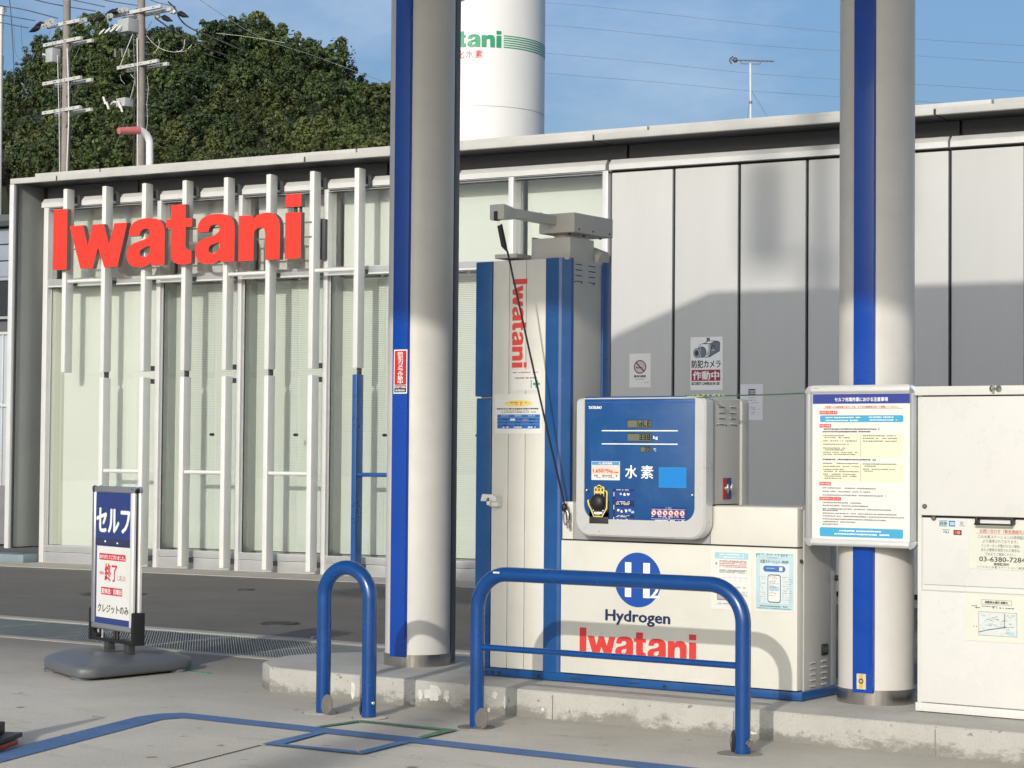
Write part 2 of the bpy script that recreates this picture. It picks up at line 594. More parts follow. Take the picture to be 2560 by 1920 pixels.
# the heavy grotesque company word: cap height 1, baseline 0; (x, z, smooth)
GL = {
    'I': [[(0, 0), (.30, 0), (.30, 1), (0, 1)]],
    'w': [[(.351, .713), (.641, .713), (.745, .371), (.842, .713), (1.076, .713), (1.194, .373), (1.303, .713), (1.572, .713),
           (1.375, 0), (1.105, 0), (.962, .332), (.856, 0), (.595, 0)]],
    'a': [[(1.602, .490), (1.625, .614, 1), (1.70, .705, 1), (1.826, .750, 1), (1.965, .765, 1), (2.141, .748, 1), (2.267, .693, 1),
           (2.331, .601, 1), (2.342, .462, 1), (2.342, 0), (2.079, 0), (2.058, .049), (1.978, -.004, 1), (1.84, -.022, 1), (1.70, -.003, 1),
           (1.61, .056, 1), (1.57, .157, 1), (1.588, .276, 1), (1.668, .353, 1), (1.794, .392, 1), (1.945, .43, 1), (2.033, .486, 1),
           (2.039, .545, 1), (2.006, .585, 1), (1.942, .597, 1), (1.879, .582, 1), (1.842, .537, 1), (1.831, .490)],
          [(2.048, .317), (1.948, .297, 1), (1.86, .261, 1), (1.831, .197, 1), (1.862, .156, 1), (1.951, .142, 1), (2.013, .18, 1), (2.045, .238, 1)]],
    't': [[(2.369, .590), (2.369, .722), (2.466, .722), (2.466, .95), (2.758, .95), (2.758, .722), (2.891, .722), (2.891, .584), (2.763, .584),
           (2.763, .287, 1), (2.791, .225, 1), (2.884, .207), (2.884, .006), (2.751, -.010, 1), (2.603, .003, 1), (2.502, .062, 1), (2.472, .165, 1), (2.468, .590)]],
    'n': [[(3.811, .710), (4.087, .710), (4.094, .644), (4.162, .705, 1), (4.303, .735, 1), (4.444, .722, 1), (4.55, .656, 1), (4.600, .534, 1), (4.600, 0),
           (4.326, 0), (4.318, .413, 1), (4.295, .485, 1), (4.224, .510, 1), (4.15, .488, 1), (4.107, .425, 1), (4.100, 0), (3.811, 0)]],
    'i': [[(4.70, 0), (4.995, 0), (4.995, .713), (4.70, .713)], [(4.70, .80), (4.995, .80), (4.995, 1.0), (4.70, 1.0)]],
}
GL['b'] = [[(p[0] + 1.39, *p[1:]) for p in c] for c in GL['a']]
WORD = 'Iwatbni'
WORD = ['I', 'w', 'a', 't', 'b', 'n', 'i']


def dense(pts, k=5):
    out = []
    n = len(pts)
    for i in range(n):
        p0, p1, p2, p3 = pts[i - 1], pts[i], pts[(i + 1) % n], pts[(i + 2) % n]
        s1, s2 = len(p1) > 2, len(p2) > 2
        out.append(p1[:2])
        if s1 or s2:
            t1 = ((p2[0] - p0[0]) / 2, (p2[1] - p0[1]) / 2) if s1 else ((p2[0] - p1[0]), (p2[1] - p1[1]))
            t2 = ((p3[0] - p1[0]) / 2, (p3[1] - p1[1]) / 2) if s2 else ((p2[0] - p1[0]), (p2[1] - p1[1]))
            L = math.hypot(p2[0] - p1[0], p2[1] - p1[1])
            for q in (0, 1):
                t = (t1, t2)[q]
                tl = math.hypot(*t) or 1
                sc = min(1.0, L / tl)
                if q == 0:
                    t1 = (t[0] * sc, t[1] * sc)
                else:
                    t2 = (t[0] * sc, t[1] * sc)
            for j in range(1, k):
                u = j / k
                h = (2 * u ** 3 - 3 * u ** 2 + 1, u ** 3 - 2 * u ** 2 + u, -2 * u ** 3 + 3 * u ** 2, u ** 3 - u ** 2)
                out.append(tuple(h[0] * p1[c] + h[1] * t1[c] + h[2] * p2[c] + h[3] * t2[c] for c in (0, 1)))
    return out


def glyph_geo(key, ext=0.0):
    c = D.curves.new('g', 'CURVE')
    c.dimensions = '2D'
    c.fill_mode = 'BOTH'
    c.extrude = ext
    for cont in GL[key]:
        pts = dense(cont)
        sp = c.splines.new('POLY')
        sp.points.add(len(pts) - 1)
        for i, p in enumerate(pts):
            sp.points[i].co = (p[0], p[1], 0, 1)
        sp.use_cyclic_u = True
    o = D.objects.new('g', c)
    m = D.meshes.new_from_object(o)
    vs = [tuple(v.co) for v in m.vertices]
    fs = [tuple(p.vertices) for p in m.polygons]
    ns = [tuple(p.normal) for p in m.polygons]
    D.objects.remove(o)
    D.meshes.remove(m)
    D.curves.remove(c)
    return vs, fs, ns


def word_flat(mb, fn, m):
    for k in WORD:
        vs, fs, ns = glyph_geo(k)
        mb.add([fn(v[0], v[1]) for v in vs], fs, m)


# ================================================================== ground
def sheet(name, pts, z, m, thick=0.0):
    mb = MB()
    if thick:
        mb.prism_z(pts, z - thick, z, m)
    else:
        mb.add([(p[0], p[1], z) for p in pts], [tuple(range(len(pts)))], m)
    return mb.build(name, kind='structure')


sheet('ground', [(-900, -300), (500, -300), (500, 900), (-900, 900)], -0.35, BASEG)
sheet('forecourt', [(-60, -90), (60, -90), (60, 10.86), (-60, 10.86)], 0.0, CONC, 0.3)
sheet('asphalt_lane', [(-90, 12.26), (30, 12.26), (30, 21), (-26, 21), (-26, 70), (-90, 70)], 0.0, ASPH, 0.3)
mb = MB()
mb.box(-40, 30, 10.862, 10.985, -0.3, 0.004, EDGEC)
mb.box(-40, 30, 12.085, 12.258, -0.3, 0.004, EDGEC)
mb.build('drain_edge', kind='structure', bevel=0.006)
mb = MB()
mb.box(-40, 30, 10.987, 12.083, -0.3, -0.16, mat('drain_dark', (0.03, 0.03, 0.028), 0.9))
mb.build('drain_channel', kind='structure')
gr = Th('drain_grating', 'long ribbed steel drain grating between the concrete forecourt and the dark asphalt', 'drain grating', (-11, 11.5, 0))
mb = MB()
x = -19.0
while x < -3.0:
    # diagonal ribs
    a, b = (x + 0.50, 11.0), (x - 0.50, 12.07)
    w = 0.0068
    mb.add([(a[0] - w, a[1], -.03), (a[0] + w, a[1], -.03), (b[0] + w, b[1], -.03), (b[0] - w, b[1], -.03),
            (a[0] - w * .6, a[1], -.002), (a[0] + w * .6, a[1], -.002), (b[0] + w * .6, b[1], -.002), (b[0] - w * .6, b[1], -.002)],
           [(4, 5, 6, 7), (0, 4, 7, 3), (1, 2, 6, 5), (0, 1, 5, 4), (2, 3, 7, 6)], GRATE)
    x += 0.026
mb.build('rib', gr, kind='stuff')
mb = MB()
y = 11.03
while y < 12.07:
    mb.box(-19, -3, y - .004, y + .004, -.032, -.010, GRATE)
    y += 0.087
for y in (10.992, 12.078):
    mb.box(-19, -3, y - .006, y + .006, -.034, .0, GRATE)
x = -19.0
while x < -3:
    mb.box(x - .006, x + .006, 11.0, 12.07, -.034, -.001, GRATE)
    x += 1.0
mb.build('cross_bar', gr, kind='stuff')

# island
isl = [(-8.30, 9.44), (-8.09, 9.41), (20, 9.41), (20, 11.0), (-8.2, 10.70), (-8.42, 10.55), (-8.60, 10.28), (-8.67, 10.05), (-8.62, 9.82), (-8.50, 9.60)]
outer = []
n = len(isl)
for i in range(n):
    outer.append(isl[i])
mb = MB()
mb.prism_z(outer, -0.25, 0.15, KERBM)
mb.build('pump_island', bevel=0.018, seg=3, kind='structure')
# dark joints between kerb blocks
for kx in (-6.235, -5.12, -4.02, -2.9):
    mb = MB(); mb.box(kx - .0018, kx + .0018, 9.405, 9.4085, .0, .132, mat('kerb_joint_dirt', (.24, .23, .21), .9)); mb.build('kerb_joint', kind='structure')
# paint chips left on the kerb face
rng = random.Random(5)
CHIP = mat('worn_white_paint', (0.66, 0.66, 0.62), 0.7, var=0.2, vscale=30)
ch = Th('kerb_paint_remains', 'flaking white paint remains on the kerb of the pump island', 'paint', (-7.5, 9.4, 0))
mb = MB()


def blob(cx, cz, rx, rz, y, m, k=17, jag=.28):
    pts = []
    for i in range(k):
        a = i / k * 6.28318
        q = 1 + rng.uniform(-jag, jag)
        pts.append((cx + rx * q * math.cos(a), min(.128, max(.006, cz + rz * q * math.sin(a))), 1))
    mb.poly(dense(pts, 3), y, m)


for c in [(-7.05, .080, .055, .042), (-6.955, .078, .02, .03), (-7.14, .065, .018, .028), (-6.62, .105, .018, .02), (-6.55, .07, .01, .03), (-6.74, .07, .02, .03), (-6.66, .02, .01, .012),
          (-7.85, .10, .012, .018), (-7.63, .06, .014, .05), (-5.02, .03, .035, .006), (-6.3, .05, .010, .007), (-7.84, .062, .008, .014)]:
    mb = MB(); blob(*c, 9.4088, CHIP); mb.build('paint_flake', ch)


# painted lines
mb = MB()
mb.add([(-7.98, 8.37, .004), (-8.06, 8.25, .004), (-8.055, 8.08, .004), (-7.45, 6.10, .004), (-7.24, 6.10, .004), (-7.87, 8.09, .004), (-7.83, 8.21, .004), (4, 8.20, .004), (4, 8.36, .004)],
       [(0, 1, 2, 5), (2, 3, 4, 5), (0, 5, 6), (0, 6, 7, 8)], LINEB)
mb.build('blue_bay_line', kind='structure')
mb = MB()
mb.add([(-6.90, 8.205, .008), (-6.83, 8.205, .008), (-6.735, 7.765, .008), (-6.82, 7.70, .008)], [(0, 1, 2, 3)], TAPEB)
mb.add([(-6.82, 7.70, .0085), (-6.735, 7.765, .0085), (-6.31, 7.80, .0085), (-6.21, 7.735, .0085)], [(0, 3, 2, 1)], TAPEB)
mb.add([(-6.21, 7.735, .0088), (-6.28, 7.79, .0088), (-6.345, 8.20, .0088), (-6.28, 8.20, .0088)], [(0, 3, 2, 1)], TAPEB)
o = mb.build('tape_rectangle')
tag(o, 'light blue tape rectangle stuck on the concrete beside the painted blue line', 'tape')
mb = MB()
mb.add([(-7.03, 8.36, .008), (-6.99, 8.36, .008), (-6.965, 8.64, .008), (-7.01, 8.70, .008)], [(0, 1, 2, 3)], TAPEG)
mb.add([(-7.01, 8.70, .0086), (-6.965, 8.655, .0086), (-6.42, 8.655, .0086), (-6.36, 8.715, .0086)], [(0, 1, 2, 3)], TAPEG)
mb.add([(-6.36, 8.715, .0088), (-6.42, 8.655, .0088), (-6.36, 8.36, .0088), (-6.315, 8.36, .0088)], [(0, 3, 2, 1)] if False else [(0, 1, 2, 3)], TAPEG)
o = mb.build('tape_corner')
tag(o, 'worn green tape lines stuck on the concrete between the blue line and the arched guard', 'tape')
mb = MB()
mb.box(-9.60, -9.26, 9.93, 9.97, .0, .004, TAPEG)
o = mb.build('tape_strip')
o.rotation_euler = (0, 0, 0)
tag(o, 'short pale green tape strip at the foot of the stand sign', 'tape')
mb = MB()
p0, p1 = Vector((-6.815, 7.69, 0)), Vector((-6.50, 6.2, 0))
d = (p1 - p0).normalized(); nn = Vector((-d.y, d.x, 0)) * .005
mb.add([(p0 + nn + Vector((0, 0, .003))), (p0 - nn + Vector((0, 0, .003))), (p1 - nn + Vector((0, 0, .003))), (p1 + nn + Vector((0, 0, .003)))], [(0, 1, 2, 3)], GAP)
mb.build('concrete_joint', kind='structure')


def manhole(x, y, r, label, cross=False):
    t = Th('manhole_cover', label, 'manhole cover', (x, y, 0))
    IR = mat('cast_iron', (0.055, 0.054, 0.05), 0.6, 0.4, var=0.2, vscale=10)
    m_ = MB()
    m_.cyl((x, y, -.02), (x, y, .005), r, IR, n=32)
    m_.build('frame', t, bevel=.002)
    m_ = MB()
    m_.cyl((x, y, .0), (x, y, .008), r * .9, IR, n=32)
    for i in range(-5, 6):
        w = math.sqrt(max(0, 1 - (i / 6) ** 2)) * r * .8
        m_.box(x - w, x + w, y + i * r * .14 - .006, y + i * r * .14 + .006, .008, .011, IR)
        m_.box(x + i * r * .14 - .006, x + i * r * .14 + .006, y - w, y + w, .008, .0105, IR)
    m_.build('lid', t)


manhole(-11.47, 13.17, .17, 'small round iron cover in the asphalt just behind the grating near the pump island')
manhole(-15.05, 14.75, .33, 'large patterned round iron cover in the asphalt behind the stand sign')
manhole(-14.49, 16.10, .09, 'tiny round iron cover in the asphalt near the building')

# apron of pale concrete at the foot of the building
ap = MB()
ap.box(-18.6, 0, 19.10, 20.06, -.2, .006, EDGEC)
apo = ap.build('building_apron', kind='structure')
apo.rotation_euler = (0, 0, BA)

# ================================================================== station building
B = Th('station_building', 'long low silver station building with white louvre fins and a flat roof', 'building', (-14, 20.05, 0), BA)
G0 = 20.05


def part(mb, name, **kw):
    return mb.build(name, B, **kw)


# core volume
mb = MB(); mb.box(-18.30, 0, 21.6, 29, 0, 4.74, SIDEW); part(mb, 'rear_volume')
mb = MB(); mb.box(-18.2, -10.12, 21.5, 21.55, 0.05, 4.6, ROOMW); mb.box(-18.2, -10.12, 20.35, 21.5, 0.0, 0.05, ROOMW); mb.box(-18.2, -10.12, 20.4, 21.5, 4.56, 4.60, ROOMW)
mb.box(-10.13, -10.09, 20.1, 21.5, 0.05, 4.6, ROOMW); mb.box(-18.24, -18.2, 20.3, 21.5, 0.05, 4.6, ROOMW)
part(mb, 'room_lining')
# return wall at the left end
mb = MB(); mb.box(-18.37, -18.30, 19.66, 29, 0.20, 4.831, SIDEW); part(mb, 'end_wall', bevel=.004)
mb = MB(); mb.box(-18.375, -18.305, 19.60, 19.655, 0.19, 4.79, ALUL); part(mb, 'end_wall_trim', bevel=.006)
mb = MB(); mb.box(-18.30, -18.288, 19.67, 20.03, 0.19, 0.205, GAP); mb.box(-18.305, -18.285, 19.655, 19.668, .2, 4.78, GAP); part(mb, 'end_wall_joint')
mb = MB(); mb.box(-18.9, -18.16, 19.72, 20.1, 0.0, 0.11, mat('blue_grey_kerb', (0.20, 0.25, 0.27), 0.7, var=.2)); part(mb, 'end_wall_plinth', bevel=.02)
# roof: joints every 3.76
js = [-18.37, -17.60, -13.83, -10.07, -6.31, -2.5, 0.5]
for i in range(len(js) - 1):
    mb = MB(); mb.box(js[i] + (0.012 if i else 0), js[i + 1] - .012, 19.60, 19.66, 4.795, 4.862, ROOFW); part(mb, 'fascia', bevel=.004)
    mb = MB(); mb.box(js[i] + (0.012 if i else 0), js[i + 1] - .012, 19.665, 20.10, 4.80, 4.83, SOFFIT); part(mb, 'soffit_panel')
js2 = [-18.02, -16.95, -13.15, -9.45, -5.75, -2.0, 0.5]
for i in range(len(js2) - 1):
    mb = MB(); mb.box(js2[i] + .012, js2[i + 1] - .012, 19.66, 19.95, 4.864, 4.915, ROOFW); part(mb, 'coping', bevel=.005)
mb = MB(); mb.box(-18.36, .5, 19.67, 29.1, 4.832, 4.862, ROOFW); part(mb, 'roof_deck')
mb = MB(); mb.box(-18.28, .5, 19.61, 19.65, 4.80, 4.85, GAP); part(mb, 'fascia_backing')
# frieze board under the soffit and header rail
js3 = [-18.2, -16.7, -13.0, -9.90, -6.20, -2.4, .5]
for i in range(len(js3) - 1):
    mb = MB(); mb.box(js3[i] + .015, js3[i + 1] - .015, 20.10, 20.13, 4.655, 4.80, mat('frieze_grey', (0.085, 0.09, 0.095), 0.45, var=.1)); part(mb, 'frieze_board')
mb = MB(); mb.box(-18.28, .5, 20.135, 20.2, 4.5, 4.8, GAP); part(mb, 'frieze_backing')
FX = [-17.62, -16.99, -16.36, -15.735, -15.11, -14.485, -13.86, -13.235, -12.61]
hs = [-18.20] + [fx + .085 for fx in FX] + [-11.98, -10.105]
for i in range(len(hs) - 1):
    a, b = hs[i] + .012, hs[i + 1] - .012
    mb = MB(); mb.prism_x([(20.10, 4.525), (19.985, 4.525), (19.985, 4.585), (20.04, 4.643), (20.10, 4.643)], a, b, ALUL); part(mb, 'header_rail')
hx = [-10.085, -6.285, -2.48, .5]
for i in range(3):
    mb = MB(); mb.prism_x([(20.10, 4.525), (19.985, 4.525), (19.985, 4.585), (20.04, 4.643), (20.10, 4.643)], hx[i] + .012, hx[i + 1] - .012, ALUL); part(mb, 'header_rail')
# solid wall panels at the right
x = -10.075
while x < 0.3:
    mb = MB(); mb.box(x + .017, x + .757 - .017, 20.03, 20.075, 0.06, 4.495, PANEL); part(mb, 'wall_panel', bevel=.006)
    x += .757
mb = MB(); mb.box(-10.09, .5, 20.078, 21.6, 0.02, 4.60, GAP); part(mb, 'panel_backing')
# windows
bays = [(-18.15, -16.31), (-16.31, -15.07), (-15.07, -13.82), (-13.82, -12.575), (-12.575, -11.33), (-11.33, -10.09)]
slat_me = None
for i, (a, b) in enumerate(bays):
    mw = .075 if i == 0 else .062
    w = MB()
    w.box(a, a + mw, 19.99, 20.17, 0.0, 4.52, ALUL)
    if i == len(bays) - 1:
        w.box(b - .065, b, 19.99, 20.17, 0.0, 4.52, ALUL)
    w.box(a + mw, b, 20.0, 20.13, 3.505, 3.60, ALU)           # transom
    w.box(a + mw, b, 19.985, 19.999, 3.500, 3.520, ALUL)
    w.box(a + mw, b, 20.0, 20.13, 0.145, 0.225, ALU)           # sill
    w.box(a + mw, b, 20.008, 20.13, 0.005, 0.138, ALU)           # kick plate
    w.box(a + mw, b, 20.0, 20.13, 4.49, 4.52, DKGREY)
    if i:
        w.box(a + mw + .001, a + mw + .012, 20.03, 20.31, .225, 3.505, ALU)
        w.box(a + mw + .012, a + mw + .026, 20.02, 20.06, .225, 3.505, DKGREY)
    else:
        w.box(a + mw + .001, a + mw + .010, 20.06, 20.074, .225, 3.505, DKGREY)
    wo = part(w, 'window', bevel=.004)
    for z0, z1 in ((.225, 3.505), (3.60, 4.49)):
        g = MB(); g.box(a + mw, b, 20.075, 20.081, z0, z1, GLASS)
        g.build('pane', B, parent=wo).location = (0, 0, 0)
    g = MB(); g.box(a + mw + .0, b, 20.33, 20.36, 3.52, 4.52, INNER); g.build('upper_backing', B, parent=wo)
    if i == 0:
        g = MB(); g.box(a + mw, b, 20.19, 20.21, .15, 3.50, INNER); g.build('inner_panel', B, parent=wo)
        g = MB(); g.prism_z([(a + mw + .002, 20.088), (a + mw + .13, 20.187), (a + mw + .002, 20.187)], .23, 3.50, mat('reveal_olive', (.46, .47, .41), .5)); g.build('inner_reveal', B, parent=wo)
    else:
        g = MB()
        z = .24
        a2, b2 = a + mw + .012, b + .03
        while z < 3.47:
            g.add([(a2, 20.298, z), (b2, 20.298, z), (b2, 20.310, z + .020), (a2, 20.310, z + .020)], [(0, 1, 2, 3)], BLIND)
            z += .0215
        for k in (.2, .5, .8):
            g.box(a2 + (b2 - a2) * k - .001, a2 + (b2 - a2) * k + .001, 20.294, 20.296, .24, 3.48, BLIND)
        g.build('blind', B, parent=wo, kind='stuff')
        g = MB(); g.box(a2, b2, 20.335, 20.34, .2, 3.5, mat('blind_back', (.35, .38, .33), .8)); g.build('blind_backing', B, parent=wo)
        if i in (1, 2, 3, 4):
            g = MB(); g.cyl((a + .845, 20.02, 1.635), (a + .845, 20.074, 1.635), .017, BLACK, n=14)
            g.cyl((a + .845, 20.0, 1.635), (a + .845, 20.02, 1.635), .009, DKGREY, n=10)
            g.build('latch', B, parent=wo)
# foundation step
mb = MB(); mb.box(-18.2, .3, 20.02, 20.12, -.1, .0045, EDGEC); part(mb, 'footing')
# louvre fins with rods and brackets
for i, fx in enumerate(FX):
    up = 4.71
    low = FINW if i < 7 else BLUEF
    if i < 8:
        mb = MB(); mb.box(fx, fx + .066, 19.75, 19.893, 2.402, up, FINW); part(mb, 'fin', bevel=.012)
    else:
        mb = MB(); mb.box(fx, fx + .066, 19.75, 19.893, 2.402, up, FINW); part(mb, 'fin', bevel=.012)
    if i > 0:
        mb = MB(); mb.box(fx, fx + .066, 19.75, 19.893, .045, 2.33, low); part(mb, 'fin', bevel=.012)
    brs = [(fx + .018, fx + .048, 19.894, 20.0, 4.545, 4.63), (fx + .048, fx + .095, 19.955, 19.995, 4.53, 4.65), (fx + .018, fx + .048, 19.894, 19.985, 3.50, 3.55)]
    if i > 1:
        brs.append((fx + .018, fx + .048, 19.894, 19.995, .085, .145))
    if i % 2 == 0 and i > 0:
        brs += [(fx + .02, fx + .046, 19.894, 19.99, 2.415, 2.475), (fx + .02, fx + .046, 19.894, 19.99, 2.255, 2.315)]
    elif i > 0:
        brs.append((fx + .022, fx + .044, 19.81, 19.88, 2.33, 2.402))
    for q in brs:
        br = MB(); br.box(*q, DKGREY); part(br, 'fin_bracket')
    if i % 2 == 0 and i < 8:
        mb = MB(); mb.cyl((fx + .05, 19.80, 3.545), (FX[i + 1] + .01, 19.80, 3.545), .024, FINW, n=14); part(mb, 'tie_rod', bevel=.006)
    if i % 2 == 1 and i < 8:
        mb = MB(); mb.cyl((fx + .05, 19.80, 1.18), (FX[i + 1] + .01, 19.80, 1.18), .024, FINW if i < 7 else BLUEF, n=14); part(mb, 'tie_rod', bevel=.006)
mb = MB(); mb.box(-13.895, -13.76, 19.93, 19.99, 3.69, 4.165, DKGREY); part(mb, 'wall_speaker', bevel=.008)

# red company letters on the fins
S = .757
LT = Th('illuminated_sign_letters', 'big red cut-out letters spelling the company name across the white louvre fins', 'sign', (-15.8, 19.745, 3.685), BA)
LSIDE = mat('letter_return_grey', (0.24, 0.225, 0.205), 0.35, 0.3, var=.1)
for k in WORD:
    vs, fs, ns = glyph_geo(k, .5)
    m_ = MB()
    mi_f = [f for f, nn_ in zip(fs, ns) if abs(nn_[2]) > .9]
    mi_s = [f for f, nn_ in zip(fs, ns) if abs(nn_[2]) <= .9]
    co = [(-17.70 + v[0] * S, 19.705 - v[2] * .074, 3.685 + v[1] * S) for v in vs]
    m_.add(co, mi_f, RED)
    b = len(m_.v)
    m_.add(co, mi_s, LSIDE)
    bm_o = m_.build('letter', LT)
    o = bm_o
for a, b in ((-17.62, -13.82),):
    m_ = MB(); m_.box(a, b, 19.741, 19.749, 3.93, 3.95, LSIDE); m_.box(a, b, 19.741, 19.749, 4.10, 4.12, LSIDE); m_.build('mounting_rail', LT)
m_ = MB(); m_.box(-14.06, -14.02, 19.72, 19.745, 4.2, 4.3, DKGREY); m_.box(-13.98, -13.955, 19.72, 19.745, 4.2, 4.3, DKGREY); m_.build('dot_bracket', LT)

# ================================================================== canopy and pillars
CB, CT = 5.50, 5.80
cp = Th('forecourt_canopy', 'high flat canopy roof over the pump island, carried by the two round pillars', 'canopy', (-2, 6, CB))
mb = MB()
mb.prism_z([(-9.61, 1.15), (-1, 1.15), (-1, 12.72), (-8.78, 11.99), (-9.61, 10.68)], CB, CT, WHITE)
mb.build('canopy_deck', cp)


def pillar(cx, cy, sx0, sx1, label, pipe, ringtop):
    t = Th('canopy_pillar', label, 'pillar', (cx, cy, .15), group='round canopy pillars')
    m_ = MB(); m_.cyl((cx, cy, ringtop), (cx, cy, CB), .198, PILLAR, n=56, caps=False); m_.build('shaft', t, smooth=40)
    m_ = MB(); m_.cyl((cx, cy, .15), (cx, cy, ringtop + .002), .205, STEEL, n=56); m_.build('base_ring', t, smooth=40)
    m_ = MB(); m_.box(sx0, sx1, cy - .212, cy - .13, ringtop - .012, CB, BLUE); m_.build('blue_strip', t, bevel=.003)
    if pipe:
        m_ = MB(); m_.box(cx + .0, cx + .118, cy + .185, cy + .235, .155, CB, mat('downpipe_grey', (.17, .18, .185), .4, .2, var=.1)); m_.build('downpipe', t, bevel=.006)
    return t


P1 = pillar(-7.70, 10.115, -7.750, -7.636, 'round white pillar with a blue strip and red camera sticker behind the arched guard', True, .222)
P2 = pillar(-4.662, 10.13, -4.698, -4.585, 'round white canopy pillar with a blue strip behind the framed notice board', False, .226)
m_ = MB(); m_.box(-4.672, -4.620, 9.9145, 9.917, .233, .313, mat('tag_cream', (.62, .53, .32), .5, var=.2, vscale=30)); m_.box(-4.657, -4.637, 9.9138, 9.9144, .238, .310, mat('tag_yellow', (.55, .40, .12), .5))
m_.ring(-4.647, .275, .008, .014, 9.9132, INK); m_.quad(-4.649, .262, -4.645, .268, 9.9128, INK)
o = m_.build('inspection_tag', None)
tag(o, 'small yellow tag stuck low on the blue strip of the pillar by the white cabinet', 'tag')

# sticker on pillar one
t = Th('camera_sticker', 'narrow red and black vertical security camera sticker on the blue strip of the pillar', 'sticker', (-7.59, 9.866, 1.8))
m_ = MB(); m_.box(-7.7365, -7.6345, 9.9000, 9.9020, 1.800, 2.067, WINK); m_.build('sheet', t)
m_ = MB()
m_.quad(-7.7305, 1.853, -7.6405, 2.060, 9.8995, REDD if False else mat('sticker_red', (.55, .025, .035), .35))
m_.quad(-7.7305, 1.807, -7.6405, 1.850, 9.8995, INK)
vtxt(m_, '防犯カメラ作動中', -7.6855, 2.053, .023, 9.8990, WINK, .0245, bold=.03, wx=1.7)
txt(m_, 'SECURITY CAMERA', -7.7275, 1.833, -7.6435, 1.845, 9.8990, WINK, bold=.03)
txt(m_, 'IN OPERATION', -7.7195, 1.813, -7.6515, 1.825, 9.8990, WINK, bold=.03)
m_.build('print', t)

# ================================================================== guards
def fillet(pts, r, k=10):
    out = [Vector(pts[0])]
    for i in range(1, len(pts) - 1):
        a, b, c = Vector(pts[i - 1]), Vector(pts[i]), Vector(pts[i + 1])
        u, v = (a - b).normalized(), (c - b).normalized()
        h = math.acos(max(-1, min(1, u.dot(v)))) / 2
        dd = r / math.tan(h)
        ctr = b + (u + v).normalized() * (r / math.sin(h))
        p, q = b + u * dd, b + v * dd
        e1 = (p - ctr).normalized()
        e2 = (q - ctr)
        e2 = (e2 - e1 * e2.dot(e1)).normalized()
        ang = math.pi - 2 * h
        for j in range(k + 1):
            a_ = ang * j / k
            out.append(ctr + (e1 * math.cos(a_) + e2 * math.sin(a_)) * r)
    out.append(Vector(pts[-1]))
    return out


def lock_disc(t, x, y, side, face):
    m_ = MB()
    if face:
        c = Vector((x, y, .058)); nrm = Vector((-.32, -1, .12)).normalized()
        m_.cyl(c - nrm * .003, c + nrm * .003, .054, mat('dull_disc', (.22, .205, .18), .5, .3, var=.2, vscale=30), n=28)
        m_.cyl(c + nrm * .003 + Vector((.012, 0, -.006)), c + nrm * .005 + Vector((.012, 0, -.006)), .012, GAP, n=12)
        m_.ball(c + nrm * .006 + Vector((.03, 0, -.01)), .008, CHROME)
        m_.box(x - .012, x + .012, y - .01, y + .01, .0, .02, STEEL)
    else:
        c = Vector((x, y, .056)); nrm = Vector((side, -.28, .0)).normalized()
        m_.cyl(c - nrm * .004, c + nrm * .004, .054, DKGREY, n=28)
        m_.cyl(c + nrm * .004, c + nrm * .006, .048, BLACK, n=28)
    m_.build('lock_disc', t)


hp = Th('arched_guard', 'narrow arched blue tube guard standing in front of the pillar', 'guard rail', (-7.23, 8.85, 0))
m_ = MB()
R_ = .161
pts = [(-7.387, 8.85, 0.001), (-7.387, 8.85, .30), (-7.387, 8.85, .648)] + [(-7.226 - R_ * math.cos(a), 8.85, .648 + R_ * math.sin(a)) for a in [math.pi * k / 18 for k in range(1, 18)]] + [(-7.065, 8.85, .648), (-7.065, 8.85, .30), (-7.065, 8.85, .001)]
m_.tube(pts, .0405, BLUER, n=24)
m_.build('tube', hp, smooth=50)
lock_disc(hp, -7.318, 8.80, 1, True)
lock_disc(hp, -7.118, 8.87, -1, False)
m_ = MB(); m_.ball((-7.02, 8.83, .085), .011, CHROME); m_.cyl((-7.03, 8.835, .085), (-7.02, 8.83, .085), .005, STEEL, n=8); m_.build('bolt', hp)
m_ = MB(); m_.cyl((-7.424, 8.822, .415), (-7.432, 8.80, .416), .007, STEEL, n=10); m_.build('bolt', hp)
rgt = ground_mat('patched_ring', (0.30, 0.29, 0.26), (0.25, 0.24, 0.215), (0.2, 0.19, 0.17), 6)
for x in (-7.40, -7.05):
    m_ = MB(); m_.cyl((x, 8.84, -.01), (x, 8.84, .003), .10, rgt, n=36); m_.cyl((x, 8.84, .001), (x, 8.84, .0045), .091, CONC, n=36); m_.build('ground_socket', hp)

rl = Th('rail_guard', 'wide blue guard rail with a thin middle rail in front of the hydrogen dispenser', 'guard rail', (-5.58, 8.9, 0))
m_ = MB()
m_.tube(fillet([(-6.370, 8.89, .001), (-6.370, 8.89, .3), (-6.370, 8.89, .809), (-4.797, 8.905, .809), (-4.797, 8.905, .3), (-4.797, 8.905, .001)], .185, 12) if False else
        fillet([(-6.370, 8.89, .001), (-6.370, 8.89, .812), (-4.797, 8.905, .812), (-4.797, 8.905, .001)], .185, 14), .0385, BLUER, n=24)
m_.build('tube', rl, smooth=50)
m_ = MB(); m_.cyl((-6.36, 8.89, .424), (-4.81, 8.905, .424), .0165, BLUER, n=16, caps=False); m_.build('middle_rail', rl, smooth=50)
lock_disc(rl, -6.302, 8.84, 1, True)
lock_disc(rl, -4.855, 8.92, -1, False)
m_ = MB(); m_.cyl((-4.757, 8.89, .06), (-4.742, 8.885, .055), .020, STEEL, n=12); m_.build('bolt', rl)
m_ = MB(); m_.cyl((-6.37, 8.885, -.01), (-6.37, 8.885, .006), .098, mat('socket_plate', (.20, .185, .15), .6, .2, var=.2), n=40); m_.build('ground_socket', rl)
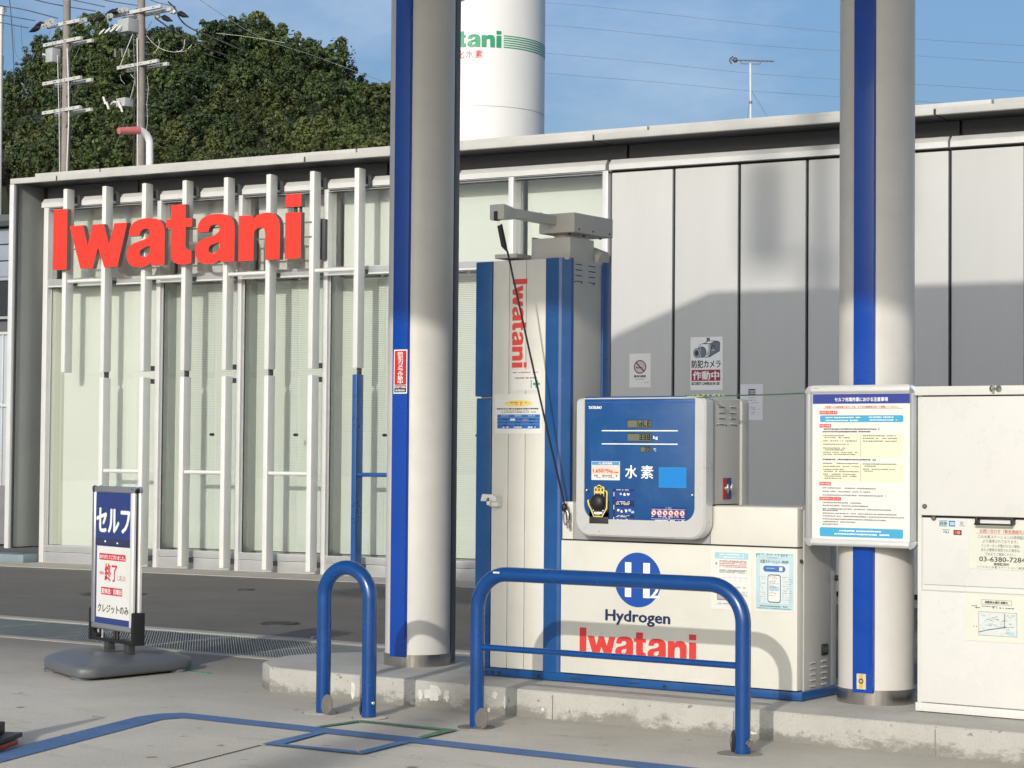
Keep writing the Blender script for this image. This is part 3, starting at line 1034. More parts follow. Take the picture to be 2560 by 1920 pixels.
m_ = MB(); m_.cyl((-4.81, 8.90, -.01), (-4.81, 8.90, .0035), .11, rgt, n=36); m_.build('ground_socket', rl)
m_ = MB(); m_.quad(-6.245, .817, -6.205, .826, 8.8505, CHIP); m_.build('paint_scratch', rl)

# ================================================================== hydrogen dispenser
H = Th('hydrogen_dispenser', 'cream and blue hydrogen dispenser with a tall hose tower and blue display head', 'fuel dispenser', (-6.0, 10.0, .15))


def hp_(mb, name, **kw):
    return mb.build(name, H, **kw)


YF = 9.85
m_ = MB(); m_.box(-7.10, -4.955, YF - .004, 10.33, .155, .199, BLUED); b = hp_(m_, 'plinth', bevel=.003)
m_ = MB()
for cx in (-6.945, -6.895, -6.62, -5.80 + .01):
    m_.disc(cx, .172, .011, YF - .0046, INK, 16)
for a, c in ((-6.40, -6.33), (-6.02, -5.95), (-5.50, -5.44), (-7.0, -6.975)):
    m_.quad(a, .172, c, .178, YF - .0046, INK)
for xx in (-6.83, -5.115, -6.77):
    m_.quad(xx, .157, xx + .002, .197, YF - .0046, NAVYT)
m_.quad(-6.83, .188, -6.76, .19, YF - .0046, NAVYT); m_.quad(-5.05, .168, -4.98, .17, YF - .0046, NAVYT); m_.quad(-5.05, .168, -5.048, .19, YF - .0046, NAVYT)
m_.build('plinth_slot', H, parent=b)
m_ = MB(); m_.box(-7.06, -6.47, 9.87, 10.28, .2, 2.555, GREYS); hp_(m_, 'tower_core')
for a, c in ((-6.966, -6.853), (-6.849, -6.734), (-6.730, -6.596)):
    m_ = MB(); m_.box(a, c, YF, 9.885, .203, 2.563, CREAM if True else CREAM); hp_(m_, 'tower_panel', bevel=.0025)
m_ = MB(); m_.box(-7.088, -6.970, YF - .006, 10.29, 1.775, 2.566, BLUED); hp_(m_, 'corner_trim', bevel=.008)
m_ = MB(); m_.box(-7.078, -6.970, YF - .004, 10.29, .20, 1.765, BLUED); hp_(m_, 'corner_trim', bevel=.008)
m_ = MB(); m_.prism_z([(-6.592, YF - .006), (-6.502, YF - .006), (-6.486, YF), (-6.445, 9.885), (-6.445, 9.91), (-6.60, 9.91)], .20, 2.566, BLUED); hp_(m_, 'corner_trim', smooth=10)
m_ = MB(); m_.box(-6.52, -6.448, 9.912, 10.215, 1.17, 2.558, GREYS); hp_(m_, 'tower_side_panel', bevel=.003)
m_ = MB(); m_.box(-6.55, -6.438, 10.217, 10.305, .20, 2.566, BLUED); hp_(m_, 'corner_trim', bevel=.006)
m_ = MB(); m_.box(-7.05, -6.45, 9.86, 10.28, 2.556, 2.566, GREYP); hp_(m_, 'tower_cap')
m_ = MB(); m_.cyl((-6.44, 10.22, 2.57), (-6.52, 10.22, 2.60), .06, GREYP, n=16); hp_(m_, 'cable_gland')


def louvres(name, xs, ys, zs, w, h, m, parent):
    """small raised louvres on a side face x = xs"""
    mm = MB()
    mm.add([(0, 0, h), (0, w, h), (.006, w, .0), (.006, 0, .0), (0, 0, 0), (0, w, 0)], [(0, 1, 2, 3), (3, 2, 5, 4), (0, 3, 4), (1, 5, 2)], m)
    mm.add([(.0005, .002, -.0035), (.0005, w - .002, -.0035), (.0045, w - .002, -.0002), (.0045, .002, -.0002)], [(0, 1, 2, 3)], INK)
    me = mm.mesh(name)
    for y in ys:
        for z in zs:
            o = raw(name, me, parent=parent)
            o.location = Vector((xs, y, z)) - H.o


louvres('louvre', -6.4475, (9.93, 10.072), (2.534, 2.503, 2.47, 2.438), .071, .010, GREYS, H.e)
m_ = MB()
for y in (9.925, 10.0, 10.13):
    m_.cyl((-6.4478, y, 2.43), (-6.4455, y, 2.43), .005, INK, n=8)
hp_(m_, 'screw')

# red word down the tower
m_ = MB(); s = .103
word_flat(m_, lambda u, v: (-6.828 + v * s, YF - .0006, 2.455 - u * s), mat('sticker_red_face', (.66, .06, .05), .4))
hp_(m_, 'company_word')

# body
m_ = MB(); m_.box(-6.477, -4.985, YF + .0, 9.915, .204, .953, CREAM); body = hp_(m_, 'front_panel', bevel=.004)
m_ = MB(); m_.box(-6.46, -4.99, 9.916, 10.31, .16, 1.16, GREYS); hp_(m_, 'body_core')
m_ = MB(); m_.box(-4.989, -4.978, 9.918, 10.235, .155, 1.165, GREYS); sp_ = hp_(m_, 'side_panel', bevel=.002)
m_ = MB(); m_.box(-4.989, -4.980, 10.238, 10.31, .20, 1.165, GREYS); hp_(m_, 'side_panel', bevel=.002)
m_ = MB(); m_.box(-5.508, -4.985, YF, 9.915, .961, 1.167, CREAM); hp_(m_, 'upper_panel', bevel=.004)
m_ = MB(); m_.box(-6.47, -6.398, YF, 9.915, .961, 1.173, CREAM); hp_(m_, 'upper_panel', bevel=.003)
m_ = MB(); m_.box(-6.394, -5.512, YF + .004, 9.915, .961, 1.169, ALU); hp_(m_, 'head_mount', bevel=.002)
m_ = MB(); m_.box(-6.46, -4.988, 9.86, 10.31, .953, .961, GAP); m_.box(-6.45, -4.98, 9.9, 10.315, 1.160, 1.17, GREYP); hp_(m_, 'body_gap')
m_ = MB(); m_.cyl((-4.985, 9.89, .885), (-4.977, 9.89, .885), .011, INK, n=14); m_.cyl((-4.98, 9.89, .885), (-4.975, 9.89, .885), .006, STEEL, n=12); hp_(m_, 'lock')
m_ = MB(); m_.cyl((-4.98, 10.30, .78), (-4.955, 10.30, .78), .016, BLACK, n=14); hp_(m_, 'hinge_knob')
louvres('louvre', -4.9775, (9.985, 10.12), [.338 - .031 * k for k in range(5)], .062, .010, GREYS, H.e)
m_ = MB(); m_.box(-4.978, -4.970, 10.12, 10.195, .372, .432, BLACK); m_.box(-4.978, -4.966, 10.13, 10.185, .382, .42, DKGREY); hp_(m_, 'socket_flap', bevel=.004)

# H2 logo, Hydrogen, company word
LOGOB = mat('logo_blue', (.012, .075, .36), .35)
m_ = MB(); m_.disc(-5.967, .748, .1515, YF - .0006, LOGOB, 56)
m_.quad(-6.05, .651, -6.009, .844, YF - .0012, WINK); m_.quad(-5.932, .650, -5.889, .844, YF - .0012, WINK)
txt(m_, '2', -5.886, .654, -5.828, .728, YF - .0016, WINK, bold=.045)
hp_(m_, 'hydrogen_logo')
m_ = MB(); txt(m_, 'Hydrogen', -6.175, .495, -5.76, .575, YF - .0006, NAVYT, bold=.045); hp_(m_, 'lettering')
m_ = MB(); s = .151
word_flat(m_, lambda u, v: (-6.348 + u * s, YF - .0006, .315 + v * s), mat('word_red', (.64, .045, .04), .4)); hp_(m_, 'company_word')

# display head
def rr(x0, x1, z0, z1, rb, rt, k=8):
    out = []
    for cx, cz, r, a0 in ((x1 - rb, z0 + rb, rb, -90), (x1 - rt, z1 - rt, rt, 0), (x0 + rt, z1 - rt, rt, 90), (x0 + rb, z0 + rb, rb, 180)):
        for i in range(k + 1):
            a = R(a0 + 90 * i / k)
            out.append((cx + r * math.cos(a), cz + r * math.sin(a)))
    return out


def bezel(yf, yb, flip=False):
    m_ = MB()
    o = rr(-6.322, -5.488, .986, 1.757, .095, .03)
    o2 = rr(-6.312, -5.498, .996, 1.750, .088, .025)
    i_ = rr(-6.262, -5.552, 1.083, 1.7569, .075, .004)
    n = len(o)
    vs = [(p[0], yb, p[1]) for p in o] + [(p[0], yf + .012 * (1 if yb > yf else -1), p[1]) for p in o] + [(p[0], yf, p[1]) for p in o2] + [(p[0], yf + .001, p[1]) for p in i_] + [(p[0], yf + (.014 if yb > yf else -.014), p[1]) for p in i_]
    fs = []
    for lv in range(4):
        for k in range(n):
            fs.append((lv * n + k, lv * n + (k + 1) % n, (lv + 1) * n + (k + 1) % n, (lv + 1) * n + k))
    m_.add(vs, fs, SILVER)
    m_.box(-6.30, -5.51, min(yb, yf + .03), max(yb, yf + .03), 1.17, 1.74, GREYS)
    return m_


b = hp_(bezel(9.75, 9.835), 'head_bezel', smooth=35)
m_ = MB(); m_.prism(rr(-6.266, -5.548, 1.079, 1.765, .078, .004), 9.757, 9.80, BLUED); hp_(m_, 'display_panel', bevel=.004)
m_ = MB(); m_.box(-6.264, -5.55, 9.7555, 9.757, 1.728, 1.733, mat('panel_edge_blue', (.03, .10, .42), .3)); hp_(m_, 'panel_ridge')
m_ = MB(); m_.box(-6.305, -5.502, 9.836, 10.165, 1.175, 1.752, GREYP); hp_(m_, 'head_box', bevel=.004)
m_ = MB(); m_.prism(rr(-6.322, -5.488, 1.0, 1.757, .09, .03), 10.167, 10.25, GREYS); hp_(m_, 'rear_bezel', bevel=.012)
m_ = MB(); m_.box(-6.28, -5.545, 10.25, 10.255, 1.1, 1.72, BLUED); hp_(m_, 'rear_display_panel')
louvres('louvre', -5.5015, (9.918, 10.05), (1.708, 1.676, 1.646, 1.613), .066, .010, GREYP, H.e)
m_ = MB()
for y in (9.905, 10.01, 10.12):
    m_.cyl((-5.502, y, 1.607), (-5.499, y, 1.607), .004, INK, n=8)
hp_(m_, 'screw')
m_ = MB(); m_.box(-5.502, -5.497, 9.972, 10.012, 1.202, 1.319, mat('key_red', (.34, .03, .03), .4)); k1 = hp_(m_, 'key_plate', label='red key plate with a silver lock')
m_ = MB(); m_.cyl((-5.497, 9.992, 1.262), (-5.482, 9.992, 1.262), .016, CHROME, n=16); m_.box(-5.484, -5.478, 9.985, 9.999, 1.235, 1.285, CHROME); m_.build('lock_barrel', H, parent=k1, bevel=.002)
m_ = MB(); m_.box(-5.502, -5.497, 10.018, 10.060, 1.202, 1.319, mat('key_blue', (.04, .05, .20), .4)); k1 = hp_(m_, 'key_plate', label='blue key plate with a silver lock')
m_ = MB(); m_.cyl((-5.497, 10.038, 1.262), (-5.482, 10.038, 1.262), .016, CHROME, n=16); m_.box(-5.484, -5.478, 10.031, 10.045, 1.235, 1.285, CHROME); m_.build('lock_barrel', H, parent=k1, bevel=.002)

# display content
YD = 9.7564
dx = lambda p: -6.244 + (p - 215) * .000588
dz = lambda p: 1.714 - (p - 150) * .000509


def lcd(x0, z0, x1, z1, s):
    m_ = MB()
    m_.box(dx(x0), dx(x1), YD - .0006, YD + .001, dz(z1), dz(z0), INK)
    m_.quad(dx(x0) + .003, dz(z1) + .002, dx(x1) - .002, dz(z0) - .004, YD - .0012, LCD)
    w = dx(x1) - dx(x0)
    h = dz(z0) - dz(z1)
    segs = {'1': 'bc', '3': 'abcdg', '8': 'abcdefg', '0': 'abcdef', 'E': 'adefg', 'L': 'def', 'd': 'bcdeg', '2': 'abdeg', '4': 'bcfg', '7': 'abc', '5': 'acdfg'}
    cw, chh = h * .44, h * .70
    xx = dx(x1) - .006 - cw
    zb = dz(z1) + h * .14
    th = h * .13
    for c in reversed(s):
        if c == '.':
            m_.quad(xx + cw * .75, zb, xx + cw * .75 + th, zb + th, YD - .0018, LCDT)
            continue
        for g in segs[c]:
            q = {'a': (0, chh - th, cw, chh), 'd': (0, 0, cw, th), 'g': (0, chh / 2 - th / 2, cw, chh / 2 + th / 2), 'b': (cw - th, chh / 2, cw, chh), 'c': (cw - th, 0, cw, chh / 2),
                 'e': (0, 0, th, chh / 2), 'f': (0, chh / 2, th, chh)}[g]
            m_.quad(xx + q[0], zb + q[1], xx + q[2], zb + q[3], YD - .0018, LCDT)
        xx -= cw * 1.32
    return m_


hp_(lcd(655, 305, 920, 392, '1dLE'), 'lcd_readout')
hp_(lcd(655, 450, 920, 537, '3.38'), 'lcd_readout')
hp_(lcd(800, 595, 915, 653, '20'), 'lcd_readout')
m_ = MB()
m_.quad(dx(375), dz(430), dx(1205), dz(418), YD - .0006, WINK)
m_.quad(dx(375), dz(574), dx(1205), dz(562), YD - .0006, WINK)
txt(m_, 'TATSUNO', dx(225), dz(185), dx(370), dz(155), YD - .0006, WINK, bold=.07)
txt(m_, 'kg', dx(942), dz(522), dx(990), dz(478), YD - .0006, WINK, bold=.04)
txt(m_, '℃', dx(946), dz(645), dx(973), dz(613), YD - .0006, WINK, bold=.03)
txt(m_, '水', dx(640), dz(938), dx(765), dz(800), YD - .0006, WINK, bold=.028)
txt(m_, '素', dx(812), dz(940), dx(943), dz(800), YD - .0006, WINK, bold=.024)
m_.quad(dx(512), dz(545), dx(522), dz(527), YD - .0006, INK)
hp_(m_, 'display_print')
m_ = MB(); m_.quad(dx(1005), dz(1033), dx(1298), dz(816), YD - .0006, mat('label_rim', (.05, .28, .50), .4)); m_.quad(dx(1010), dz(1028), dx(1293), dz(821), YD - .001, SKYB); hp_(m_, 'blank_label')
for px_, pz_ in ((215, 1078), (1365, 1108)):
    m_ = MB(); m_.ball((dx(px_), YD - .003, dz(pz_)), .011, STEEL); hp_(m_, 'dome_screw', smooth=60)
# price label
m_ = MB(); m_.box(dx(262), dx(578), YD - .001, YD + .001, dz(964), dz(758), PAPER); pl = hp_(m_, 'price_label')
m_ = MB(); m_.quad(dx(267), dz(800), dx(573), dz(762), YD - .0015, mat('label_blue', (.10, .30, .60), .4)); m_.quad(dx(267), dz(905), dx(573), dz(806), YD - .0015, mat('label_peach', (.76, .62, .52), .5))
txt(m_, 'H₂ 販売価格', dx(345), dz(795), dx(495), dz(768), YD - .002, WINK, bold=.03)
txt(m_, '1,650', dx(280), dz(888), dx(398), dz(840), YD - .002, REDP, bold=.05)
txt(m_, '円/kg', dx(412), dz(890), dx(500), dz(842), YD - .002, REDP, bold=.03)
rng = random.Random(3)
dashes(m_, dx(512), dx(560), dz(878), .009, YD - .002, REDP, rng)
dashes(m_, dx(292), dx(550), dz(916), .011, YD - .002, INKG, rng); dashes(m_, dx(320), dx(520), dz(936), .005, YD - .002, INKG, rng)
m_.build('price_print', H, parent=pl)
# emergency button with hand holder
m_ = MB(); m_.box(dx(247), dx(460), YD - .006, YD + .001, dz(1440), dz(1190), BLACK)
m_.box(dx(247), dx(460), YD - .007, YD - .006, dz(1440), dz(1365), mat('holder_grey', (.03, .03, .032), .5)); hb = hp_(m_, 'hand_holder', bevel=.0015)
hand = [(222, 1190), (235, 1180), (262, 1190), (278, 1215), (300, 1190), (300, 1050), (312, 1035), (330, 1035), (338, 1025), (350, 1015), (372, 1018), (380, 1035), (400, 1032), (415, 1045), (418, 1080), (430, 1075), (448, 1082), (452, 1110), (448, 1270), (395, 1368), (295, 1368), (262, 1290), (235, 1240)]
cxh, czh = 350, 1200
inn = [(cxh + (p[0] - cxh) * .86 + (2 if p[0] > cxh else -2) * 0, czh + (p[1] - czh) * .94) for p in hand]
m_ = MB()


def fill2(mb, pts, y, m):
    from mathutils.geometry import tessellate_polygon
    tri = tessellate_polygon([[Vector((p[0], p[1], 0)) for p in pts]])
    mb.add([(dx(p[0]), y, dz(p[1])) for p in pts], [tuple(t_) for t_ in tri], m)


fill2(m_, hand, YD - .0078, YELL)
fill2(m_, inn, YD - .0084, INK)
for a in (322, 358, 394):
    m_.quad(dx(a - 13), dz(1110), dx(a + 13), dz(1048), YD - .0088, YELL); m_.quad(dx(a - 8), dz(1085), dx(a + 8), dz(1055), YD - .0092, INK)
for k in range(3):
    m_.quad(dx(335 + 36 * k), dz(1140), dx(342 + 36 * k), dz(1050), YD - .009, YELL)
m_.quad(dx(300), dz(1335), dx(395), dz(1312), YD - .009, WINK); dashes(m_, dx(315), dx(390), dz(1345), .006, YD - .009, YELL, rng)
m_.disc(dx(293), dz(1297), .004, YD - .0094, WINK); m_.disc(dx(403), dz(1297), .004, YD - .0094, WINK)
m_.build('hand_print', H, parent=hb)
m_ = MB(); m_.ball((dx(352), YD - .018, dz(1208)), .044, BLACK, n=28, k=16, sc=(1, .62, 1.08)); m_.build('push_ball', H, parent=hb, smooth=60)
# instruction table
m_ = MB(); m_.quad(dx(500), dz(1440), dx(742), dz(1050), YD - .0007, mat('table_blue', (.015, .06, .26), .35))
for z0, z1 in ((1060, 1078), (1182, 1250), (1335, 1368)):
    m_.quad(dx(532), dz(z1), dx(738), dz(z0), YD - .0011, NAVYT)
for z0, z1 in ((1055, 1175), (1182, 1330), (1337, 1438)):
    m_.quad(dx(502), dz(z1), dx(528), dz(z0), YD - .0011, NAVYT)
    m_.quad(dx(512), dz((z0 + z1) / 2 + 25), dx(519), dz((z0 + z1) / 2 - 25), YD - .0014, WINK)
for z in (1067, 1195, 1210, 1225, 1345, 1358):
    dashes(m_, dx(540), dx(690), dz(z), .0045, YD - .0014, WINK, rng, .7)
for cx_, cz_ in ((590, 1115), (632, 1120), (672, 1112), (565, 1290), (600, 1300), (650, 1290), (690, 1285), (720, 1305), (560, 1405), (600, 1400), (655, 1395), (690, 1410)):
    k = rng.randint(5, 8)
    m_.poly([(dx(cx_ + rng.uniform(9, 24) * math.cos(i / k * 6.28)), dz(cz_ + rng.uniform(8, 24) * math.sin(i / k * 6.28))) for i in range(k)], YD - .0014, WINK if rng.random() < .6 else SKYL)
hp_(m_, 'instruction_label')
# pictogram strip
m_ = MB(); m_.quad(dx(918), dz(1400), dx(1300), dz(1242), YD - .0007, mat('picto_navy', (.01, .035, .20), .35))
m_.quad(dx(925), dz(1268), dx(1290), dz(1265), YD - .0011, WINK); m_.quad(dx(925), dz(1372), dx(1290), dz(1369), YD - .0011, WINK)
txt(m_, '⚠ 禁止', dx(1075), dz(1258), dx(1145), dz(1243), YD - .0011, WINK)
for i in range(6):
    cx_ = dx(952 + 61 * i); cz_ = dz(1305)
    m_.disc(cx_, cz_, .0165, YD - .0011, WINK, 24); m_.ring(cx_, cz_, .0125, .0158, YD - .0014, REDP)
    m_.poly([(cx_ - .006, cz_ - .007), (cx_ + .004, cz_ - .008), (cx_ + .007, cz_ + .004), (cx_ - .002, cz_ + .008)], YD - .0014, INKG)
    m_.add([(cx_ - .0115, YD - .0017, cz_ + .0085), (cx_ - .0095, YD - .0017, cz_ + .0115), (cx_ + .0115, YD - .0017, cz_ - .0085), (cx_ + .0095, YD - .0017, cz_ - .0115)], [(0, 1, 2, 3)], REDP)
    dashes(m_, cx_ - .014, cx_ + .014, dz(1345), .005, YD - .0011, WINK, rng)
    if i in (2, 3):
        dashes(m_, cx_ - .014, cx_ + .014, dz(1358), .005, YD - .0011, WINK, rng)
dashes(m_, dx(940), dx(1280), dz(1385), .006, YD - .0011, WINK, rng)
hp_(m_, 'pictogram_label')

# hose arm on top
m_ = MB(); m_.box(-6.722, -6.46, 9.893, 10.147, 2.565, 2.688, GREYP); hp_(m_, 'arm_pedestal', bevel=.002)
m_ = MB(); m_.box(-6.725, -6.716, 9.89, 10.1, 2.57, 2.697, GREYP); hp_(m_, 'pedestal_flange')
m_ = MB(); m_.cyl((-6.58, 10.02, 2.688), (-6.58, 10.02, 2.72), .06, GREYP, n=24); hp_(m_, 'swivel')
m_ = MB(); m_.prism_x([(9.90, 2.716), (10.318, 2.716), (10.318, 2.828), (9.90, 2.828)], -6.625, -6.437, GREYP); hp_(m_, 'arm_housing', bevel=.004)
m_ = MB(); m_.box(-6.68, -6.622, 9.90, 10.2, 2.716, 2.775, GREYP); hp_(m_, 'arm_bracket', bevel=.003)
m_ = MB(); m_.box(-6.618, -6.56, 9.45, 9.90, 2.763, 2.815, GREYP); hp_(m_, 'hose_arm', bevel=.003)
m_ = MB(); m_.prism_x([(9.365, 2.829), (9.46, 2.817), (9.46, 2.75), (9.385, 2.742), (9.365, 2.745)], -6.652, -6.556, GREYP); ah = hp_(m_, 'arm_head', bevel=.003)
m_ = MB(); m_.box(-6.622, -6.598, 9.362, 9.39, 2.738, 2.79, INK); m_.build('cord_slot', H, parent=ah)
m_ = MB()
for y in (9.95, 10.1, 10.28):
    m_.cyl((-6.437, y, 2.735), (-6.434, y, 2.735), .006, INK, n=8); m_.cyl((-6.5, y, 2.716), (-6.5, y, 2.708), .008, INK, n=8)
for y in (9.38, 9.41, 9.44, 9.5, 9.62, 9.8):
    m_.ball((-6.60, y, 2.822), .006, GREYP, n=8, k=5)
hp_(m_, 'screw')
m_ = MB(); m_.box(-6.972, -6.815, 9.87, 10.06, 2.583, 2.608, GREYP); hp_(m_, 'top_bracket', bevel=.003)
# retaining cord and nozzle clip
m_ = MB()
m_.cyl((-6.609, 9.375, 2.79), (-6.606, 9.39, 2.711), .0018, WINK, n=6, caps=False)
cord = []
for k in range(18):
    u = k / 17
    p = Vector((-6.568, 9.42, 2.57)).lerp(Vector((-6.424, 9.80, 1.155)), u)
    p.z -= .012 * math.sin(math.pi * u)
    cord.append(p)
m_.tube([Vector((-6.605, 9.395, 2.715)), Vector((-6.604, 9.396, 2.713)), Vector((-6.583, 9.408, 2.60)), Vector((-6.571, 9.415, 2.575))] + cord, [.0155, .0155, .0165, .007] + [.0058] * 18, BLACK, n=12)
hp_(m_, 'retaining_cord', smooth=50)
m_ = MB(); m_.ball((-6.424, 9.80, 1.14), .018, BLACK, sc=(1, 1, 1.4))
lp = [Vector((-6.414 + .016 * math.sin(a), 9.80, 1.085 + .042 * math.cos(a))) for a in [k / 16 * 6.283 for k in range(17)]]
m_.tube(lp, .0045, STEEL, n=8)
m_.cyl((-6.408, 9.81, 1.06), (-6.402, 9.81, 1.022), .010, STEEL, n=10); m_.cyl((-6.41, 9.81, 1.12), (-6.406, 9.81, 1.07), .012, DKGREY, n=10)
hp_(m_, 'nozzle_clip')
# white hook on the tower
m_ = MB()
m_.prism([(-6.985, 1.208), (-6.905, 1.204), (-6.885, 1.19), (-6.885, 1.165), (-6.925, 1.165), (-6.935, 1.185), (-6.952, 1.185), (-6.958, 1.165), (-6.997, 1.165)], 9.78, 9.80, WHITE)
m_.box(-6.95, -6.892, 9.80, 9.85, 1.135, 1.20, WHITE); m_.cyl((-6.942, 9.79, 1.165), (-6.942, 9.79, 1.142), .014, WHITE, n=12)
hp_(m_, 'white_hook', bevel=.005)

# notices taped to the dispenser
rng = random.Random(11)
t = Th('first_aid_notice', 'small white notice with a green cross taped under the vertical red word on the tower', 'notice', (-6.73, YF, 1.8))
m_ = MB(); m_.box(-6.829, -6.624, YF - .003, YF - .0003, 1.806, 1.928, LAMI); m_.build('sheet', t)
m_ = MB(); m_.quad(-6.82, 1.812, -6.634, 1.846, YF - .0034, PAPER); dashes(m_, -6.82, -6.64, 1.912, .009, YF - .0036, INKR, rng, .9); dashes(m_, -6.815, -6.65, 1.880, .009, YF - .0036, INKG, rng, .9)
m_.quad(-6.661, 1.822, -6.651, 1.868, YF - .0038, GREEN); m_.quad(-6.677, 1.838, -6.630, 1.852, YF - .0039, GREEN); m_.quad(-6.650, 1.823, -6.645, 1.868, YF - .0038, GREEN)
m_.disc(-6.690, 1.861, .005, YF - .0038, GREEN); m_.quad(-6.693, 1.822, -6.687, 1.853, YF - .0038, GREEN)
m_.build('print', t)
t = Th('price_change_notice', 'white notice with a yellow burst and a blue table taped to the dispenser tower', 'notice', (-6.78, YF, 1.55))
m_ = MB(); m_.box(-6.946, -6.612, YF - .0030, YF - .0003, 1.557, 1.787, LAMI); m_.build('sheet', t)
m_ = MB(); m_.quad(-6.94, 1.563, -6.618, 1.755, YF - .0034, PAPER)
bp_ = []
for k in range(40):
    a = k / 40 * 6.283; q = 1 if k % 2 else .88
    bp_.append((-6.779 + .105 * q * math.cos(a), 1.733 + .020 * q * math.sin(a)))
m_.poly(bp_, YF - .0038, YELL); dashes(m_, -6.835, -6.72, 1.738, .008, YF - .0042, INKR, rng); dashes(m_, -6.80, -6.755, 1.727, .008, YF - .0042, INKR, rng)
dashes(m_, -6.93, -6.635, 1.702, .009, YF - .0042, INK, rng, .95); dashes(m_, -6.895, -6.655, 1.683, .008, YF - .0042, INKG, rng, .9); dashes(m_, -6.87, -6.7, 1.692, .004, YF - .0042, INKR, rng, .9)
m_.quad(-6.927, 1.588, -6.628, 1.669, YF - .0038, mat('table_print_blue', (.02, .13, .42), .4))
for z in (1.614, 1.632, 1.65):
    m_.quad(-6.927, z - .0006, -6.628, z + .0006, YF - .0042, SKYL)
for xx in (-6.88, -6.79, -6.69):
    for z in (1.641, 1.623, 1.607):
        dashes(m_, xx - .01, xx + .03, z, .009, YF - .0042, NAVYT, rng)
    dashes(m_, xx - .02, xx + .035, 1.596, .008, YF - .0042, WINK, rng); dashes(m_, xx - .02, xx + .035, 1.661, .007, YF - .0042, SKYL, rng)
m_.quad(-6.835, 1.634, -6.80, 1.645, YF - .0044, PAPER); m_.quad(-6.745, 1.634, -6.715, 1.643, YF - .0044, INKR)
m_.build('print', t)
t = Th('charging_notice', 'laminated notice with pale blue heading and red lines low on the dispenser body', 'notice', (-5.38, YF, .61))
m_ = MB(); m_.box(-5.501, -5.258, YF - .0030, YF - .0003, .612, .933, LAMI); m_.build('sheet', t)
m_ = MB(); m_.quad(-5.48, .885, -5.275, .920, YF - .0036, SKYL); dashes(m_, -5.45, -5.30, .909, .006, YF - .004, WINK, rng); dashes(m_, -5.45, -5.30, .895, .006, YF - .004, WINK, rng)
m_.quad(-5.462, .66, -5.29, .878, YF - .0033, PAPER)
m_.poly([(-5.478, .853), (-5.462, .853), (-5.470, .868)], YF - .0036, INKG)
for z, m2 in ((.874, INKG), (.868, INKR), (.860, INKR), (.850, INKR), (.842, INKR), (.825, INKG), (.819, INKG), (.812, INKG)):
    dashes(m_, -5.45, -5.285, z, .0052, YF - .004, m2, rng, .9)
m_.quad(-5.455, .7845, -5.28, .7855, YF - .004, INKG)
for k in range(5):
    m_.quad(-5.42 + .033 * k, .765, -5.419 + .033 * k, .79, YF - .004, INKG)
for z in (.735, .73, .71, .70, .69):
    dashes(m_, -5.36, -5.28, z, .004, YF - .004, INKG, rng, .7)
m_.quad(-5.464, .662, -5.40, .722, YF - .004, INKG); m_.quad(-5.46, .668, -5.404, .718, YF - .0043, mat('mauve', (.42, .36, .42), .5))
dashes(m_, -5.475, -5.30, .645, .006, YF - .004, INKG, rng); dashes(m_, -5.47, -5.35, .637, .004, YF - .004, SKYL, rng)
m_.build('print', t)
t = Th('app_poster', 'pale blue poster with a dark framed phone picture on the low dispenser body', 'poster', (-5.11, YF, .61))
m_ = MB(); m_.box(-5.237, -4.997, YF - .0030, YF - .0003, .615, .932, PAPER); m_.build('sheet', t)
m_ = MB(); m_.quad(-5.229, .624, -5.005, .922, YF - .0034, mat('poster_pale', (.47, .62, .66), .5, var=.1, vscale=9))
m_.quad(-5.205, .66, -5.03, .87, YF - .0037, mat('poster_centre', (.60, .68, .69), .5))
for k in range(14):
    xx = -5.229 + .016 * k
    m_.poly([(xx, .922), (xx + .016, .922), (xx + rng.uniform(0, .02), .922 - rng.uniform(.004, .02) * (1.4 if k in (0, 8, 9, 10, 11) else .6))], YF - .004, mat('poster_teal', (.10, .32, .40), .5))
dashes(m_, -5.16, -5.10, .900, .004, YF - .004, INKG, rng)
txt(m_, '水素ステーション', -5.203, .870, -5.085, .890, YF - .004, mat('poster_text', (.06, .14, .19), .5), bold=.02); txt(m_, '検索', -5.075, .872, -5.035, .888, YF - .004, mat('poster_text', (0, 0, 0)), bold=.02)
m_.poly(rr(-5.185, -5.053, .826, .858, .0155, .0155, 6), YF - .004, mat('pill_blue', (.05, .15, .42), .4)); dashes(m_, -5.17, -5.11, .845, .005, YF - .0044, SKYL, rng)
m_.quad(-5.09, .832, -5.07, .852, YF - .0044, PAPER)
m_.poly(rr(-5.158, -5.08, .663, .812, .014, .014, 6), YF - .0042, mat('phone_dark', (.02, .07, .10), .4)); m_.poly(rr(-5.154, -5.084, .668, .807, .011, .011, 6), YF - .0046, PAPER)
for z in (.80, .793, .782, .775, .768, .763, .755, .748, .742, .728, .718, .712, .70):
    dashes(m_, -5.148, -5.148 + rng.uniform(.03, .058), z, .0035, YF - .005, INKG, rng, .7)
m_.quad(-5.148, .728, -5.09, .75, YF - .0049, SKYL)
for z in [.80 - .012 * k for k in range(12)]:
    dashes(m_, -5.215, -5.17, z, .0035, YF - .004, INKG, rng, .5); dashes(m_, -5.07, -5.015, z, .0035, YF - .004, INKG, rng, .5)
dashes(m_, -5.205, -5.04, .643, .007, YF - .004, mat('poster_text', (0, 0, 0)), rng, .95); dashes(m_, -5.22, -5.02, .632, .004, YF - .004, mat('poster_text', (0, 0, 0)), rng, .9)
m_.build('print', t)

